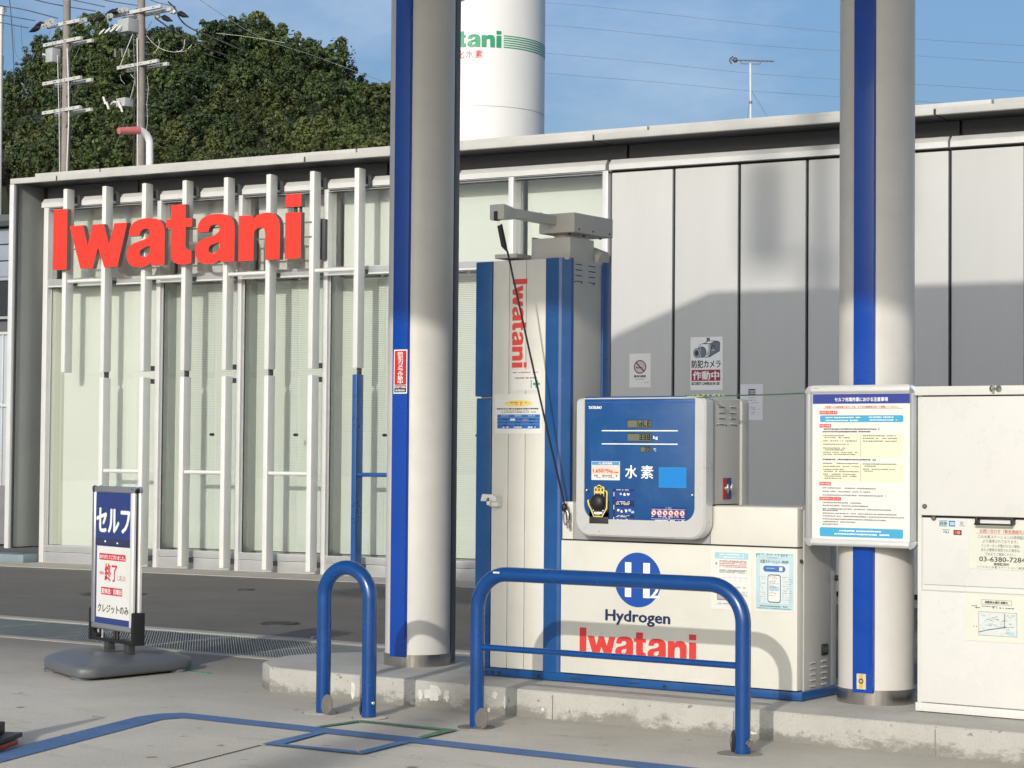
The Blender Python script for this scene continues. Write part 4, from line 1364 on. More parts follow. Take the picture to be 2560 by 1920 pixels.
# green string from the display head to the notice board
m_ = MB()
m_.tube([Vector((-5.62, 9.79, 1.765)), Vector((-5.52, 9.77, 1.766))] + [Vector((-5.50, 9.80, 1.765)).lerp(Vector((-4.945, 9.875, 1.776)), k / 10) - Vector((0, 0, .003 * math.sin(math.pi * k / 10))) for k in range(11)], .0035, mat('green_string', (.035, .12, .06), .7), n=8)
m_.box(-5.60, -5.50, 9.745, 9.81, 1.757, 1.763, mat('pale_green_tape', (.32, .45, .22), .6, var=.2, vscale=40))
m_.box(-5.615, -5.555, 9.75, 9.80, 1.758, 1.768, mat('teal_tape', (.03, .16, .17), .6))
for k in range(9):
    m_.ball((-5.57 + .022 * k, 9.76 + .01 * (k % 3), 1.767), .007, mat('pale_green_tape', (0, 0, 0)), n=6, k=4)
o = m_.build('green_string', smooth=40)
tag(o, 'dark green string tied from the display head across to the framed notice board', 'string')

# ================================================================== notice board on pillar two
N = Th('notice_board', 'tall silver framed poster board with safety notes hung on the right round pillar', 'notice board', (-4.63, 9.85, .97))
for nm, a in (('frame_rail', (-4.905, -4.352, 1.772, 1.815)), ('frame_rail', (-4.905, -4.352, .975, 1.012))):
    m_ = MB(); m_.prism_x([(9.884, a[2]), (9.858, a[2]), (9.846, a[2] + .012), (9.846, a[3] - .012), (9.858, a[3]), (9.884, a[3])], a[0], a[1], ALUL); m_.build(nm, N, bevel=.002)
for a, b in ((-4.945, -4.905), (-4.352, -4.317)):
    m_ = MB(); m_.prism_z([(a, 9.884), (a, 9.858), (a + .012, 9.846), (b - .012, 9.846), (b, 9.858), (b, 9.884)], 1.012, 1.772, ALU); m_.build('frame_rail', N, bevel=.002)
for cx_, cz_, mm in ((-4.905, 1.772, 1), (-4.352, 1.772, 2), (-4.352, 1.012, 3), (-4.905, 1.012, 4)):
    sx = -1 if mm in (1, 4) else 1
    sz = 1 if mm < 3 else -1
    pts = [(cx_, cz_)] + [(cx_ + sx * .041 * math.sin(R(a)), cz_ + sz * .043 * math.cos(R(a))) for a in range(0, 91, 15)]
    if sx * sz > 0:
        pts = pts[::-1]
    m_ = MB(); m_.prism(pts, 9.849, 9.884, CHROME if sx > 0 and sz > 0 else ALU); m_.build('corner_cap', N, bevel=.003)
m_ = MB(); m_.box(-4.93, -4.33, 9.87, 9.886, .99, 1.80, DKGREY); m_.build('back_plate', N)
m_ = MB(); m_.box(-4.907, -4.350, 9.862, 9.868, 1.010, 1.775, PAPER); ps = m_.build('poster', N)
m_ = MB()
yb = 9.8615
bx = lambda p: -4.899 + (p - 440) * .000674
bz = lambda p: 1.718 - (p - 368) * .000627
m_.quad(-4.903, 1.718, -4.354, 1.769, yb, mat('header_indigo', (.035, .055, .27), .3))
txt(m_, 'セルフ充填作業における注意事項', bx(622), bz(350), bx(1068), bz(315), yb - .0005, WINK, bold=.03)
txt(m_, 'お客様への水素充填にあたっては、以下の注意事項に従って実施してください。', bx(538), bz(405), bx(1155), bz(386), yb - .0005, INKR, bold=.02)
m_.quad(bx(515), bz(411), bx(1190), bz(408.5), yb - .0005, INKR)
for z, x1, s in ((440, 645, '充填者の禁止事項'), (551, 590, '充填の準備'), (1035, 590, '充填の実施'), (1160, 678, '充填が終わりましたら')):
    m_.quad(bx(492), bz(z + 15), bx(x1), bz(z - 13), yb - .0005, REDP); txt(m_, s, bx(498), bz(z + 9), bx(x1 - 6), bz(z - 8), yb - .001, WINK)
m_.poly(rr(bx(497), bx(1196), bz(521), bz(465), .008, .008, 5), yb - .0005, SKYP)
m_.poly(rr(bx(497), bx(1196), bz(1476), bz(1400), .008, .008, 5), yb - .0005, SKYP)
m_.quad(bx(500), bz(815), bx(1196), bz(622), yb - .0005, PAPERY); m_.quad(bx(500), bz(1015), bx(1196), bz(860), yb - .0005, PAPERY)
m_.quad(bx(842), bz(812), bx(845), bz(625), yb - .001, INKG); m_.quad(bx(842), bz(1010), bx(845), bz(865), yb - .001, INKG)
rng = random.Random(21)
L = lambda x0, x1, z, m2=INKG, h=11: dashes(m_, bx(x0), bx(x1), bz(z), h * .000627, yb - .0012, m2, rng, .93)
L(545, 840, 483, WINK); L(545, 820, 507, WINK); L(910, 1115, 481, WINK); L(915, 1145, 504, WINK)
L(520, 1000, 579, INK); L(520, 930, 601, INK)
for z, a, b in ((634, 525, 710), (651, 535, 755), (678, 525, 820), (706, 525, 745), (738, 525, 715), (753, 540, 705), (774, 525, 815), (791, 525, 805), (634, 862, 1135), (656, 862, 1145), (679, 862, 1145),
                (866, 525, 825), (891, 525, 835), (916, 525, 705), (933, 535, 830), (956, 525, 800), (972, 538, 812), (990, 538, 680), (868, 862, 1140), (886, 875, 980), (911, 862, 1130), (927, 875, 945)):
    L(a, b, z)
L(520, 970, 833, INK)
for z, b in ((1071, 970), (1100, 925), (1130, 1055), (1193, 850), (1218, 925), (1245, 1100), (1258, 650), (1282, 1150), (1305, 1205), (1330, 1060), (1352, 800), (1373, 655)):
    L(522, b, z)
L(665, 1015, 1424, WINK, 14); L(605, 1085, 1451, WINK, 14)
m_.quad(-4.895, 1.806 - .008, -4.865, 1.8, 9.8455, INKG)
m_.build('print', N, parent=ps)

# ================================================================== white cabinet on the right
K = Th('payment_cabinet', 'white metal payment cabinet with a lift-up door, black handle and card stickers', 'cabinet', (-3.7, 10.0, .15))
CABW = mat('cabinet_white', (.665, .665, .635), .28, var=.04, vscale=3)
KX1 = -3.0
m_ = MB(); m_.box(-4.312, KX1, 9.865, 10.45, .175, 1.80, CABW); m_.build('carcass', K, bevel=.004)
m_ = MB(); m_.box(-4.318, KX1 + .006, 9.835, 9.88, 1.757, 1.803, CABW); m_.build('top_rail', K, bevel=.004)
m_ = MB(); m_.box(-4.284, KX1 - .02, 9.835, 9.866, 1.148, 1.750, CABW); m_.build('lift_door', K, bevel=.005)
m_ = MB(); m_.box(-4.275, KX1 - .02, 9.855, 9.868, .797, 1.135, CABW); m_.build('middle_panel', K, bevel=.003)
m_ = MB(); m_.box(-4.284, KX1 - .02, 9.842, 9.868, .203, .765, CABW); m_.build('lower_door', K, bevel=.004)
m_ = MB(); m_.box(-4.316, KX1 + .004, 9.85, 9.866, .155, .198, CABW); m_.build('bottom_rail', K, bevel=.003)
m_ = MB(); m_.box(-4.300, KX1, 9.88, 10.42, .15, .175, GAP); m_.build('base_shadow_gap', K)
m_ = MB(); m_.box(-4.287, KX1, 9.8645, 9.867, 1.136, 1.147, GAP); m_.box(-4.287, KX1, 9.8645, 9.867, 1.751, 1.756, GAP); m_.box(-4.289, -4.285, 9.8645, 9.867, .20, 1.75, GREYS); m_.box(-4.284, KX1, 9.8645, 9.867, .766, .770, GREYS); m_.build('door_gap', K)
for x_, z_ in ((-4.260, 1.193), (-4.218, 1.134)):
    m_ = MB(); y_ = 9.835 if z_ > 1.15 else 9.852
    m_.cyl((x_, y_ + .004, z_), (x_, y_ - .004, z_), .0125, DKGREY, n=20); m_.cyl((x_, y_ - .004, z_), (x_, y_ - .005, z_), .007, STEEL, n=14); m_.build('lock', K)
m_ = MB()
m_.box(-3.985, -3.972, 9.815, 9.857, 1.112, 1.146, BLACK); m_.box(-3.80, -3.787, 9.815, 9.857, 1.112, 1.146, BLACK); m_.box(-3.985, -3.787, 9.805, 9.818, 1.106, 1.116, BLACK); m_.box(-3.98, -3.79, 9.84, 9.857, 1.136, 1.147, BLACK)
m_.build('handle', K, bevel=.003)
m_ = MB()
for dx_ in (0, .034):
    m_.tube([Vector((-3.90 + dx_ + .012 * math.cos(a), 9.83, 1.787 + .014 * math.sin(a))) for a in [k / 12 * 6.283 for k in range(13)]], .004, STEEL, n=6)
m_.cyl((-3.905, 9.825, 1.783), (-3.86, 9.825, 1.79), .005, STEEL, n=6); m_.box(-3.897, -3.887, 9.822, 9.83, 1.765, 1.81, STEEL)
m_.build('hasp_chain', K)
# card stickers
m_ = MB(); yy = 9.8542
for i, mm in enumerate((mat('card_dark', (.06, .09, .13), .4), mat('card_blue', (.04, .16, .40), .4), mat('card_pale', (.62, .64, .62), .4))):
    x0 = -4.189 + .0515 * i; x1 = x0 + (.043 if i != 1 else .033)
    m_.quad(x0, 1.094, x1, 1.123, yy, mm)
for k in range(3):
    m_.quad(-4.187 + .0145 * k, 1.096, -4.175 + .0145 * k, 1.121, yy - .0004, (mat('card_dark', (0, 0, 0)), REDP, GREEN)[k] if False else SKYL)
txt(m_, 'JCB', -4.186, 1.101, -4.149, 1.114, yy - .0008, INK, bold=.06)
m_.quad(-4.132, 1.1, -4.107, 1.117, yy - .0004, SKYL)
m_.ring(-4.070, 1.112, .004, .0075, yy - .0004, INKG); dashes(m_, -4.085, -4.055, 1.099, .004, yy - .0004, INKG, rng)
m_.quad(-4.173, 1.053, -4.131, 1.078, yy, WINK); m_.quad(-4.173, 1.074, -4.131, 1.078, yy - .0004, GREEN); txt(m_, 'VISA', -4.17, 1.058, -4.134, 1.071, yy - .0004, mat('visa_ink', (.03, .10, .14), .4), bold=.05)
m_.quad(-4.113, 1.052, -4.070, 1.077, yy, INK); m_.disc(-4.099, 1.0645, .0095, yy - .0004, REDP); m_.disc(-4.085, 1.0645, .0095, yy - .0008, mat('card_orange', (.66, .22, .12), .4))
m_.build('card_stickers', K)
NOT = mat('aged_notice_paper', (.66, .67, .58), .35, var=.04)
t = Th('contact_notice', 'pale notice with a telephone number on the middle panel of the white cabinet', 'notice', (-3.85, 9.853, .88))
m_ = MB(); m_.box(-4.03, -3.55, 9.8518, 9.8545, .886, 1.11, NOT); m_.build('sheet', t)
m_ = MB(); yy = 9.8514
txt(m_, 'お問い合わせ（緊急連絡先）', -3.972, 1.066, -3.745, 1.086, yy, INKR, bold=.02); m_.quad(-3.99, 1.0625, -3.72, 1.064, yy, REDP)
txt(m_, 'この水素ステーションは遠隔監視に', -3.982, 1.040, -3.715, 1.056, yy, INK)
txt(m_, 'より運用されております。', -3.957, 1.018, -3.775, 1.034, yy, INK)
txt(m_, 'インターホンが繋がらない場合、', -3.965, .996, -3.760, 1.012, yy, INK)
txt(m_, 'または異常を発見された場合は、', -3.965, .975, -3.760, .991, yy, INK)
txt(m_, '下記までご連絡ください。', -3.945, .955, -3.785, .970, yy, INK)
txt(m_, '03-6380-7284', -3.975, .925, -3.735, .949, yy, INK, bold=.03)
txt(m_, '遠隔監視所', -3.90, .906, -3.82, .920, yy, INK, bold=.02)
txt(m_, '（イワタニ水素ステーション 東京）', -3.985, .891, -3.735, .903, yy, INK)
m_.build('print', t)
t = Th('evacuation_map_notice', 'pale notice with a street map on the lower door of the white cabinet', 'notice', (-3.85, 9.842, .53))
m_ = MB(); m_.box(-4.045, -3.55, 9.8385, 9.8415, .528, .765, NOT); m_.build('sheet', t)
m_ = MB(); yy = 9.838
m_.quad(-3.958, .712, -3.80, .736, yy, INKG); m_.quad(-3.956, .714, -3.802, .734, yy - .0004, NOT); txt(m_, '避難集合場所 避難先', -3.94, .717, -3.82, .730, yy - .0008, INK, bold=.03)
dashes(m_, -4.01, -3.88, .703, .006, yy, INKG, rng); dashes(m_, -3.90, -3.79, .697, .006, yy, INK, rng); dashes(m_, -3.99, -3.965, .694, .006, yy, INK, rng)
m_.quad(-3.974, .557, -3.773, .676, yy, INKG); m_.quad(-3.972, .559, -3.775, .674, yy - .0004, mat('map_pale', (.60, .64, .62), .5, var=.1, vscale=40))
for k in range(26):
    x_, z_ = rng.uniform(-3.965, -3.79), rng.uniform(.57, .665)
    dashes(m_, x_, x_ + .016, z_, .004, yy - .0012, INKG, rng)
for k in range(6):
    a = rng.uniform(0, 3.1); cx_, cz_ = rng.uniform(-3.94, -3.82), rng.uniform(.585, .65); l_ = rng.uniform(.015, .03)
    m_.add([(cx_ - l_ * math.cos(a), yy - .0008, cz_ - l_ * .6 * math.sin(a)), (cx_ + l_ * math.cos(a), yy - .0008, cz_ + l_ * .6 * math.sin(a)), (cx_ + l_ * math.cos(a), yy - .0008, cz_ + l_ * .6 * math.sin(a) + .0015), (cx_ - l_ * math.cos(a), yy - .0008, cz_ - l_ * .6 * math.sin(a) + .0015)], [(0, 1, 2, 3)], INKG)
m_.add([(-3.972, yy - .001, .575), (-3.93, yy - .001, .587), (-3.86, yy - .001, .60), (-3.83, yy - .001, .605), (-3.83, yy - .001, .601), (-3.86, yy - .001, .596), (-3.93, yy - .001, .583), (-3.972, yy - .001, .571)], [(0, 1, 6, 7), (1, 2, 5, 6), (2, 3, 4, 5)], NAVY)
m_.quad(-3.84, .60, -3.836, .67, yy - .001, INKG); m_.quad(-3.82, .565, -3.785, .58, yy - .001, SKYL)
dashes(m_, -4.0, -3.975, .60, .005, yy, INK, rng)
m_.build('print', t)

# ================================================================== signs on the station wall
YW = 20.03
t = Th('no_smoking_notice', 'small white no smoking notice on the second wall panel from the left', 'notice', (-9.70, YW, 2.15), BA)
m_ = MB(); m_.box(-9.834, -9.574, YW - .005, YW - .0005, 2.155, 2.525, LAMI); m_.build('sheet', t)
wx = lambda p: -9.834 + (p - 85) * .000858
wz = lambda p: 2.525 - (p - 577) * .000781
m_ = MB(); yy = YW - .006
m_.quad(wx(95), wz(1040), wx(380), wz(585), yy + .0004, mat('notice_face', (.78, .78, .74), .4)); m_.disc(wx(237), wz(763), .066, yy, mat('ns_pink', (.60, .53, .54), .5)); m_.ring(wx(237), wz(763), .061, .074, yy - .0006, mat('ns_brown', (.16, .06, .07), .5))
m_.quad(wx(180), wz(783), wx(218), wz(767), yy - .0006, INK); m_.quad(wx(218), wz(783), wx(272), wz(767), yy - .0006, INKG)
m_.tube([Vector((wx(236) + .0, yy - .001, wz(705))), Vector((wx(258), yy - .001, wz(718))), Vector((wx(282), yy - .001, wz(722))), Vector((wx(288), yy - .001, wz(760)))], .003, INKG, n=4)
a_, b_ = (wx(187), wz(705)), (wx(288), wz(822))
m_.add([(a_[0] - .006, yy - .0012, a_[1] - .006), (a_[0] + .004, yy - .0012, a_[1] + .006), (b_[0] + .006, yy - .0012, b_[1] + .006), (b_[0] - .004, yy - .0012, b_[1] - .006)], [(0, 1, 2, 3)], mat('ns_brown', (0, 0, 0)))
txt(m_, '敷地内禁煙', wx(155), wz(908), wx(316), wz(877), yy, INK, bold=.05); txt(m_, 'NO SMOKING', wx(175), wz(938), wx(298), wz(925), yy, INKG, bold=.04); dashes(m_, wx(295), wx(365), wz(976), .007, yy, INKG, rng)
m_.build('print', t)
t = Th('security_camera_sign', 'white sign with a drawn security camera and dark red band on the wall panel', 'sign', (-8.92, YW, 2.12), BA)
m_ = MB(); m_.prism(rr(-9.111, -8.739, 2.123, 2.687, .012, .012, 4), YW - .006, YW - .001, WINK); m_.build('plate', t)
vx = lambda p: -9.111 + (p - 935) * .000832
vz = lambda p: 2.687 - (p - 345) * .000764
m_ = MB(); yy = YW - .0066
CG = mat('cam_grey', (.13, .16, .20), .5); CGL = mat('cam_pale', (.40, .44, .48), .5)
P_ = lambda pts, y, m2: m_.poly([(vx(p[0]), vz(p[1])) for p in pts], y, m2)
P_([(1160, 358), (1203, 358), (1203, 400), (1262, 398), (1325, 405), (1345, 425), (1342, 545), (1200, 628), (1140, 632), (1050, 560), (1045, 480), (1075, 445), (1140, 425), (1160, 400)], yy, INK)
P_([(1168, 365), (1196, 365), (1196, 405), (1168, 410)], yy - .0005, CG)
P_([(1140, 432), (1180, 408), (1262, 406), (1215, 436)], yy - .0006, WINK)
P_([(1225, 440), (1275, 408), (1338, 420), (1334, 540), (1215, 612), (1205, 460)], yy - .0006, CG)
P_([(1055, 480), (1085, 445), (1200, 445), (1180, 560), (1190, 620), (1140, 620), (1060, 560)], yy - .0006, WINK)
P_([(1180, 455), (1215, 450), (1205, 600), (1165, 612), (1150, 600), (1185, 530)], yy - .0008, CGL)
m_.disc(vx(1248), vz(500), .024, yy - .001, INK, 20, .030); m_.disc(vx(1250), vz(507), .019, yy - .0014, CG, 20, .024); m_.disc(vx(1250), vz(530), .022, yy - .0016, CGL, 16, .008)
m_.disc(vx(1095), vz(555), .052, yy - .0012, INK, 24, .060); m_.disc(vx(1090), vz(555), .048, yy - .0016, CG, 24, .056)
P_([(1020, 500), (1100, 500), (1100, 632), (1020, 632)], yy - .0018, CG); P_([(1060, 508), (1080, 502), (1084, 630), (1064, 632)], yy - .002, CGL)
m_.disc(vx(1025), vz(568), .042, yy - .0022, INK, 24, .052); m_.disc(vx(1024), vz(568), .037, yy - .0026, CGL, 24, .047); m_.disc(vx(1023), vz(568), .027, yy - .003, CG, 24, .036); m_.disc(vx(1022), vz(568), .018, yy - .0034, INK, 20, .026)
txt(m_, '防犯カメラ', vx(955), vz(775), vx(1352), vz(668), yy, INK, bold=.03)
m_.quad(vx(952), vz(954), vx(1350), vz(800), yy, mat('cam_red', (.33, .014, .035), .45))
txt(m_, '作動中', vx(972), vz(938), vx(1332), vz(820), yy - .0006, WINK, bold=.035)
txt(m_, 'SECURITY CAMERAS IN USE', vx(952), vz(1012), vx(1342), vz(972), yy, INK, bold=.05)
for a, b in ((950, 1055), (1348, 1055), (965, 368), (1368, 372)):
    m_.disc(vx(a), vz(b), .004, yy, INKG, 8)
m_.build('print', t)
t = Th('clear_pocket_notice', 'translucent sheet with a small dark wave symbol on the wall beside the camera sign', 'notice', (-8.41, YW, 1.8), BA)
m_ = MB(); m_.box(-8.539, -8.285, YW - .005, YW - .0005, 1.805, 2.182, mat('pale_sheet', (.74, .74, .76), .25, var=.04)); m_.build('sheet', t)
m_ = MB(); yy = YW - .0056
ux = lambda p: -8.539 + (p - 1620) * .000858
uz = lambda p: 2.182 - (p - 1003) * .000764
m_.poly(rr(ux(1730), ux(1820), uz(1150), uz(1068), .006, .006, 3), yy, mat('symbol_green_black', (.03, .06, .055), .5))
for z in (1088, 1105, 1125):
    m_.poly([(ux(1742 + 9 * k), uz(z + (4 if k % 2 else -4))) for k in range(9)] + [(ux(1742 + 9 * k), uz(z + 8 + (4 if k % 2 else -4))) for k in range(8, -1, -1)], yy - .0005, PAPER)
for z, a, b, mm, h in ((1188, 1735, 1815, INKG, 8), (1222, 1712, 1842, INKR, 14), (1255, 1722, 1865, SKYP, 8), (1268, 1725, 1850, SKYL, 8), (1318, 1748, 1832, INKG, 8), (1345, 1755, 1825, INKR, 10), (1385, 1765, 1825, INKG, 10), (1410, 1765, 1822, INKG, 10), (1345, 1862, 1870, INKR, 10), (1395, 1862, 1870, INKG, 10)):
    dashes(m_, ux(a), ux(b), uz(z), h * .00078, yy, mm, rng)
m_.build('print', t)

# ================================================================== stand sign
SA = math.atan2(-.294, .956)
rotm = Matrix.Rotation(-SA, 3, 'Z')
sc_ = rotm @ Vector((-9.82, 9.62, 0))
T = Th('stand_sign', 'silver framed stand sign with a blue top panel on a grey weighted plastic base', 'stand sign', tuple(sc_), SA)
ox, oy = sc_.x, sc_.y


def sm(mb, name, bevel=0.0, parent=None, **kw):
    mb.v = [(a + ox, b + oy, c) for a, b, c in mb.v]
    return mb.build(name, T, bevel=bevel, parent=parent, **kw)


FR = mat('frame_dull_silver', (.32, .33, .345), .3, .5, var=.06)
for yo in (0.0, .046):
    y0, y1 = yo, yo + .024
    for x0, x1 in ((-.312, -.268), (.222, .266)):
        m_ = MB(); m_.prism_z([(x0, y1), (x0, y0 + .008), (x0 + .008, y0), (x1 - .008, y0), (x1, y0 + .008), (x1, y1)], .305, 1.165, ALUL if x0 > 0 else FR); sm(m_, 'frame_rail', .002)
    for z0, z1 in ((1.165, 1.205), (.268, .305)):
        m_ = MB(); m_.prism_x([(y1, z0), (y0 + .006, z0), (y0, z0 + .008), (y0, z1 - .008), (y0 + .006, z1), (y1, z1)], -.30, .254, FR); sm(m_, 'frame_rail', .002)
    for x0, x1 in ((-.313, -.27), (.225, .267)):
        m_ = MB(); m_.box(x0, x1, y0 - .001, y1, 1.163, 1.208, CHROME if x0 > 0 else BLACK); sm(m_, 'corner_cap', .012)
m_ = MB(); m_.box(-.27, .224, .009, .012, .30, 1.17, NAVY); pn = sm(m_, 'blue_panel')
m_ = MB(); m_.box(-.27, .224, .058, .061, .30, 1.17, NAVY); sm(m_, 'blue_panel')
m_ = MB(); m_.quad(-.268, .818, .222, .862, .0085, mat('clip_strip', (.02, .03, .09), .15)); m_.quad(-.268, .818, .222, .822, .0080, INK)
m_.quad(-.14, .838, -.12, .85, .0078, WINK); m_.quad(.03, .832, .05, .842, .0078, WINK)
m_.quad(-.245, .345, .224, .812, .0083, PAPER)
txt(m_, 'セルフ', -.252, .905, .205, 1.06, .0078, WINK, bold=.05)
m_.quad(-.215, .452, .175, .785, .0068, PAPER)
SR = mat('paper_red', (.58, .03, .055), .5)
m_.quad(-.205, .722, .16, .765, .0062, SR); txt(m_, 'ありがとうございました。', -.195, .730, .15, .757, .0056, WINK, bold=.04)
txt(m_, '終了', -.125, .585, .045, .700, .0060, SR, bold=.03); txt(m_, '本日は', -.20, .625, -.14, .647, .0060, SR, bold=.02); txt(m_, 'しました', .055, .595, .16, .630, .0060, mat('paper_red_soft', (.55, .16, .16), .5), bold=.02)
m_.quad(-.175, .495, .12, .545, .0062, SR); txt(m_, '定休日：日曜日', -.165, .503, .11, .537, .0056, WINK, bold=.04)
txt(m_, 'クレジットのみ', -.222, .378, .205, .432, .0078, INK, bold=.03)
sm(m_, 'sign_print', parent=pn)
for x0, x1 in ((-.325, -.296), (.262, .300)):
    m_ = MB(); m_.prism([(x0, .19), (x1, .19), (x1 - (.0 if x0 > 0 else .018), .40), (x0 + (.008 if x0 > 0 else 0), .40)], -.006, .078, BLACK); sm(m_, 'side_bracket', .004)
m_ = MB(); m_.box(-.31, .285, .0, .07, .192, .214, BLACK); m_.prism([(-.30, .21), (-.23, .21), (-.23, .235), (-.28, .25), (-.30, .29)], .002, .068, BLACK); sm(m_, 'cross_bar', .004)
m_ = MB()
for x0 in (-.25, -.19, .21, -.02, .02):
    m_.cyl((x0, .03, .21), (x0, .03, .262), .009 if abs(x0) > .1 else .012, CHROME if abs(x0) > .1 else BLACK, n=10)
sm(m_, 'spring_bolt', kind='stuff')
for x0 in (-.10, .175):
    m_ = MB(); m_.box(x0 - .032, x0 + .032, .01, .06, .085, .193, mat('post_dark', (.04, .045, .045), .4)); sm(m_, 'post', .006)
foot = [(-10.17, 9.37), (-9.90, 9.235), (-9.60, 9.105), (-9.53, 9.14), (-9.50, 9.20), (-9.475, 9.55), (-9.455, 9.94), (-9.50, 10.03), (-9.62, 10.10), (-9.95, 10.24), (-10.16, 10.30), (-10.28, 10.24), (-10.36, 9.98), (-10.39, 9.66), (-10.33, 9.52)]
cxf = sum(p[0] for p in foot) / len(foot); cyf = sum(p[1] for p in foot) / len(foot)


def ringpts(s, z):
    out = []
    for p in foot:
        v = rotm @ Vector((cxf + (p[0] - cxf) * s, cyf + (p[1] - cyf) * s, z))
        out.append((v.x - ox, v.y - oy, z))
    return out


m_ = MB()
foot = [p[:2] for p in dense([(p[0], p[1], 1) for p in foot], 5)]
lv = [(.95, .014), (.985, .018), (1.0, .030), (1.0, .068), (.985, .082), (.95, .092), (.84, .108), (.70, .124), (.55, .134), (.30, .138)]
n = len(foot)
vs = []
for s, z in lv:
    vs += ringpts(s, z)
fs = []
for j in range(len(lv) - 1):
    for i in range(n):
        fs.append((j * n + i, j * n + (i + 1) % n, (j + 1) * n + (i + 1) % n, (j + 1) * n + i))
fs += [tuple(range(n - 1, -1, -1)), tuple(range((len(lv) - 1) * n, len(lv) * n))]
m_.add(vs, fs, PLAST)
bo = sm(m_, 'weighted_base', smooth=60)
m_ = MB()
for p in (foot[0], foot[10], foot[30], foot[45], foot[60]):
    v = rotm @ Vector((cxf + (p[0] - cxf) * .86, cyf + (p[1] - cyf) * .86, 0))
    m_ = MB(); m_.cyl((v.x - ox, v.y - oy, 0), (v.x - ox, v.y - oy, .02), .07, PLAST, n=16); sm(m_, 'base_foot')
m_ = MB(); m_.box(-.02, .10, -.06, .10, .125, .1395, mat('recess_dark', (.05, .055, .06), .5)); m_.ball((.24, .03, .085), .06, PLAST, sc=(1, 1, .5)); sm(m_, 'base_recess', .004, smooth=50)

# ================================================================== traffic cone with a rubber weight at the left edge
t = Th('traffic_cone', 'red traffic cone foot under black rubber weights at the blue bay line', 'traffic cone', (-7.78, 6.76, 0))
c = Vector((-7.86, 6.73, 0)); ang = R(28)


def rsq(h):
    return [(c.x + h * math.sqrt(2) * math.cos(ang + R(45 + 90 * k)), c.y + h * math.sqrt(2) * math.sin(ang + R(45 + 90 * k))) for k in range(4)]


m_ = MB(); m_.prism_z(rsq(.20), 0, .028, CONEP); m_.build('cone_foot', t, bevel=.01)
m_ = MB(); m_.prism_z(rsq(.215), .034, .058, BLACK); m_.build('rubber_weight', t, bevel=.006)
m_ = MB(); m_.prism_z(rsq(.15), .059, .118, BLACK); m_.build('rubber_weight', t, bevel=.008)
m_ = MB(); m_.cyl((c.x, c.y, .02), (c.x, c.y, .46), .115, CONEP, r1=.022, n=28); m_.build('cone_body', t)
m_ = MB(); q = Vector((math.cos(ang), math.sin(ang), 0)); q2 = Vector((-q.y, q.x, 0))
f0 = c - q2 * .151
m_.add([tuple(f0 + q * .02 + Vector((0, 0, .078))), tuple(f0 + q * .09 + Vector((0, 0, .078))), tuple(f0 + q * .09 + Vector((0, 0, .096))), tuple(f0 + q * .02 + Vector((0, 0, .096)))], [(0, 1, 2, 3)], WINK); m_.build('white_label', t)

# ================================================================== behind the building: tank, vent pipe, aerial
TC = Vector((-26.13, 36.38, 0)); TR = 1.41
toc = Vector((-TC.x, -TC.y, 0)).normalized()
ta = math.atan2(toc.y, toc.x)
t = Th('hydrogen_storage_tank', 'tall white cylindrical storage tank with green lettering rising behind the station roof', 'storage tank', tuple(TC))
zs = [0, 2.5, 5.4, 8.75, 12.1, 15.5]
for i in range(5):
    m_ = MB(); m_.cyl((TC.x, TC.y, zs[i] + .006), (TC.x, TC.y, zs[i + 1] - .006), TR, TANKM, n=96, caps=False); m_.build('shell_ring', t, smooth=40)
m_ = MB(); m_.cyl((TC.x, TC.y, 0), (TC.x, TC.y, 15.5), TR - .012, mat('tank_seam', (.58, .58, .55), .5), n=96); m_.build('shell_seam', t, smooth=40)
m_ = MB(); m_.ball((TC.x, TC.y, 15.5), TR, TANKM, n=48, k=12, sc=(1, 1, .35)); m_.build('domed_head', t, smooth=60)


def ton(arc, z, r=TR + .004):
    """arc metres to the right of the camera-facing line, as seen from the pump island"""
    a = ta + arc / TR
    return (TC.x + r * math.cos(a), TC.y + r * math.sin(a), z)


m_ = MB(); hgt = .353; aend = TR * math.asin(50 / 162)
m2 = MB()
word_flat(m2, lambda u, v: (u, 0, v), GREEN)
for f in m2.f:
    pass
m_.v = [ton(aend + (v[0] - 4.995) * hgt, 10.0 + v[2] * hgt, TR + .016) for v in m2.v]
m_.f = m2.f; m_.mi = m2.mi; m_.mats = m2.mats
m_.build('company_word', t)
for k in range(6):
    m_ = MB()
    z0 = 10.005 + k * .0485
    vs = []
    for i in range(41):
        a = aend + .06 + i / 40 * 2.6
        vs += [ton(a, z0, TR + .004), ton(a, z0 + .024, TR + .004)]
    m_.add(vs, [(2 * i, 2 * i + 2, 2 * i + 3, 2 * i + 1) for i in range(40)], GREEN); m_.build('stripe', t)
m_ = MB()
for ch_, px_ in (('液', -81), ('化', -57), ('水', -35), ('素', -13)):
    m3 = MB(); txt(m3, ch_, 0, 0, .165, .175, 0, PINK if False else REDP)
    base = TR * math.asin(max(-1, px_ / 162))
    m_.add([ton(base + v[0], 9.76 + v[2], TR + .012) for v in m3.v], m3.f, REDP)
m_.build('red_characters', t)
m_ = MB()
p0 = Vector(ton(-1.02, 12.0, TR + .1)); m_.tube([p0, Vector(ton(-.98, 10.95, TR + .1)), Vector(ton(-.98, 10.9, TR + .02))], .03, GALV, n=8)
m_.tube([Vector(ton(-.37, 11.5, TR + .08)), Vector(ton(-.37, 11.02, TR + .08)), Vector(ton(-.42, 11.0, TR + .02))], .022, LEAD, n=8)
m_.build('small_pipe', t)

t = Th('vent_pipe', 'white roof vent pipe bent to the left with a faded red end', 'vent pipe', (-18.52, 18.66, 4.7), 0)
# stands on the roof near its front edge
bpv = Vector((-18.60, 19.35, 0))
C0 = Vector((0, 0, EYE))
m_ = MB()


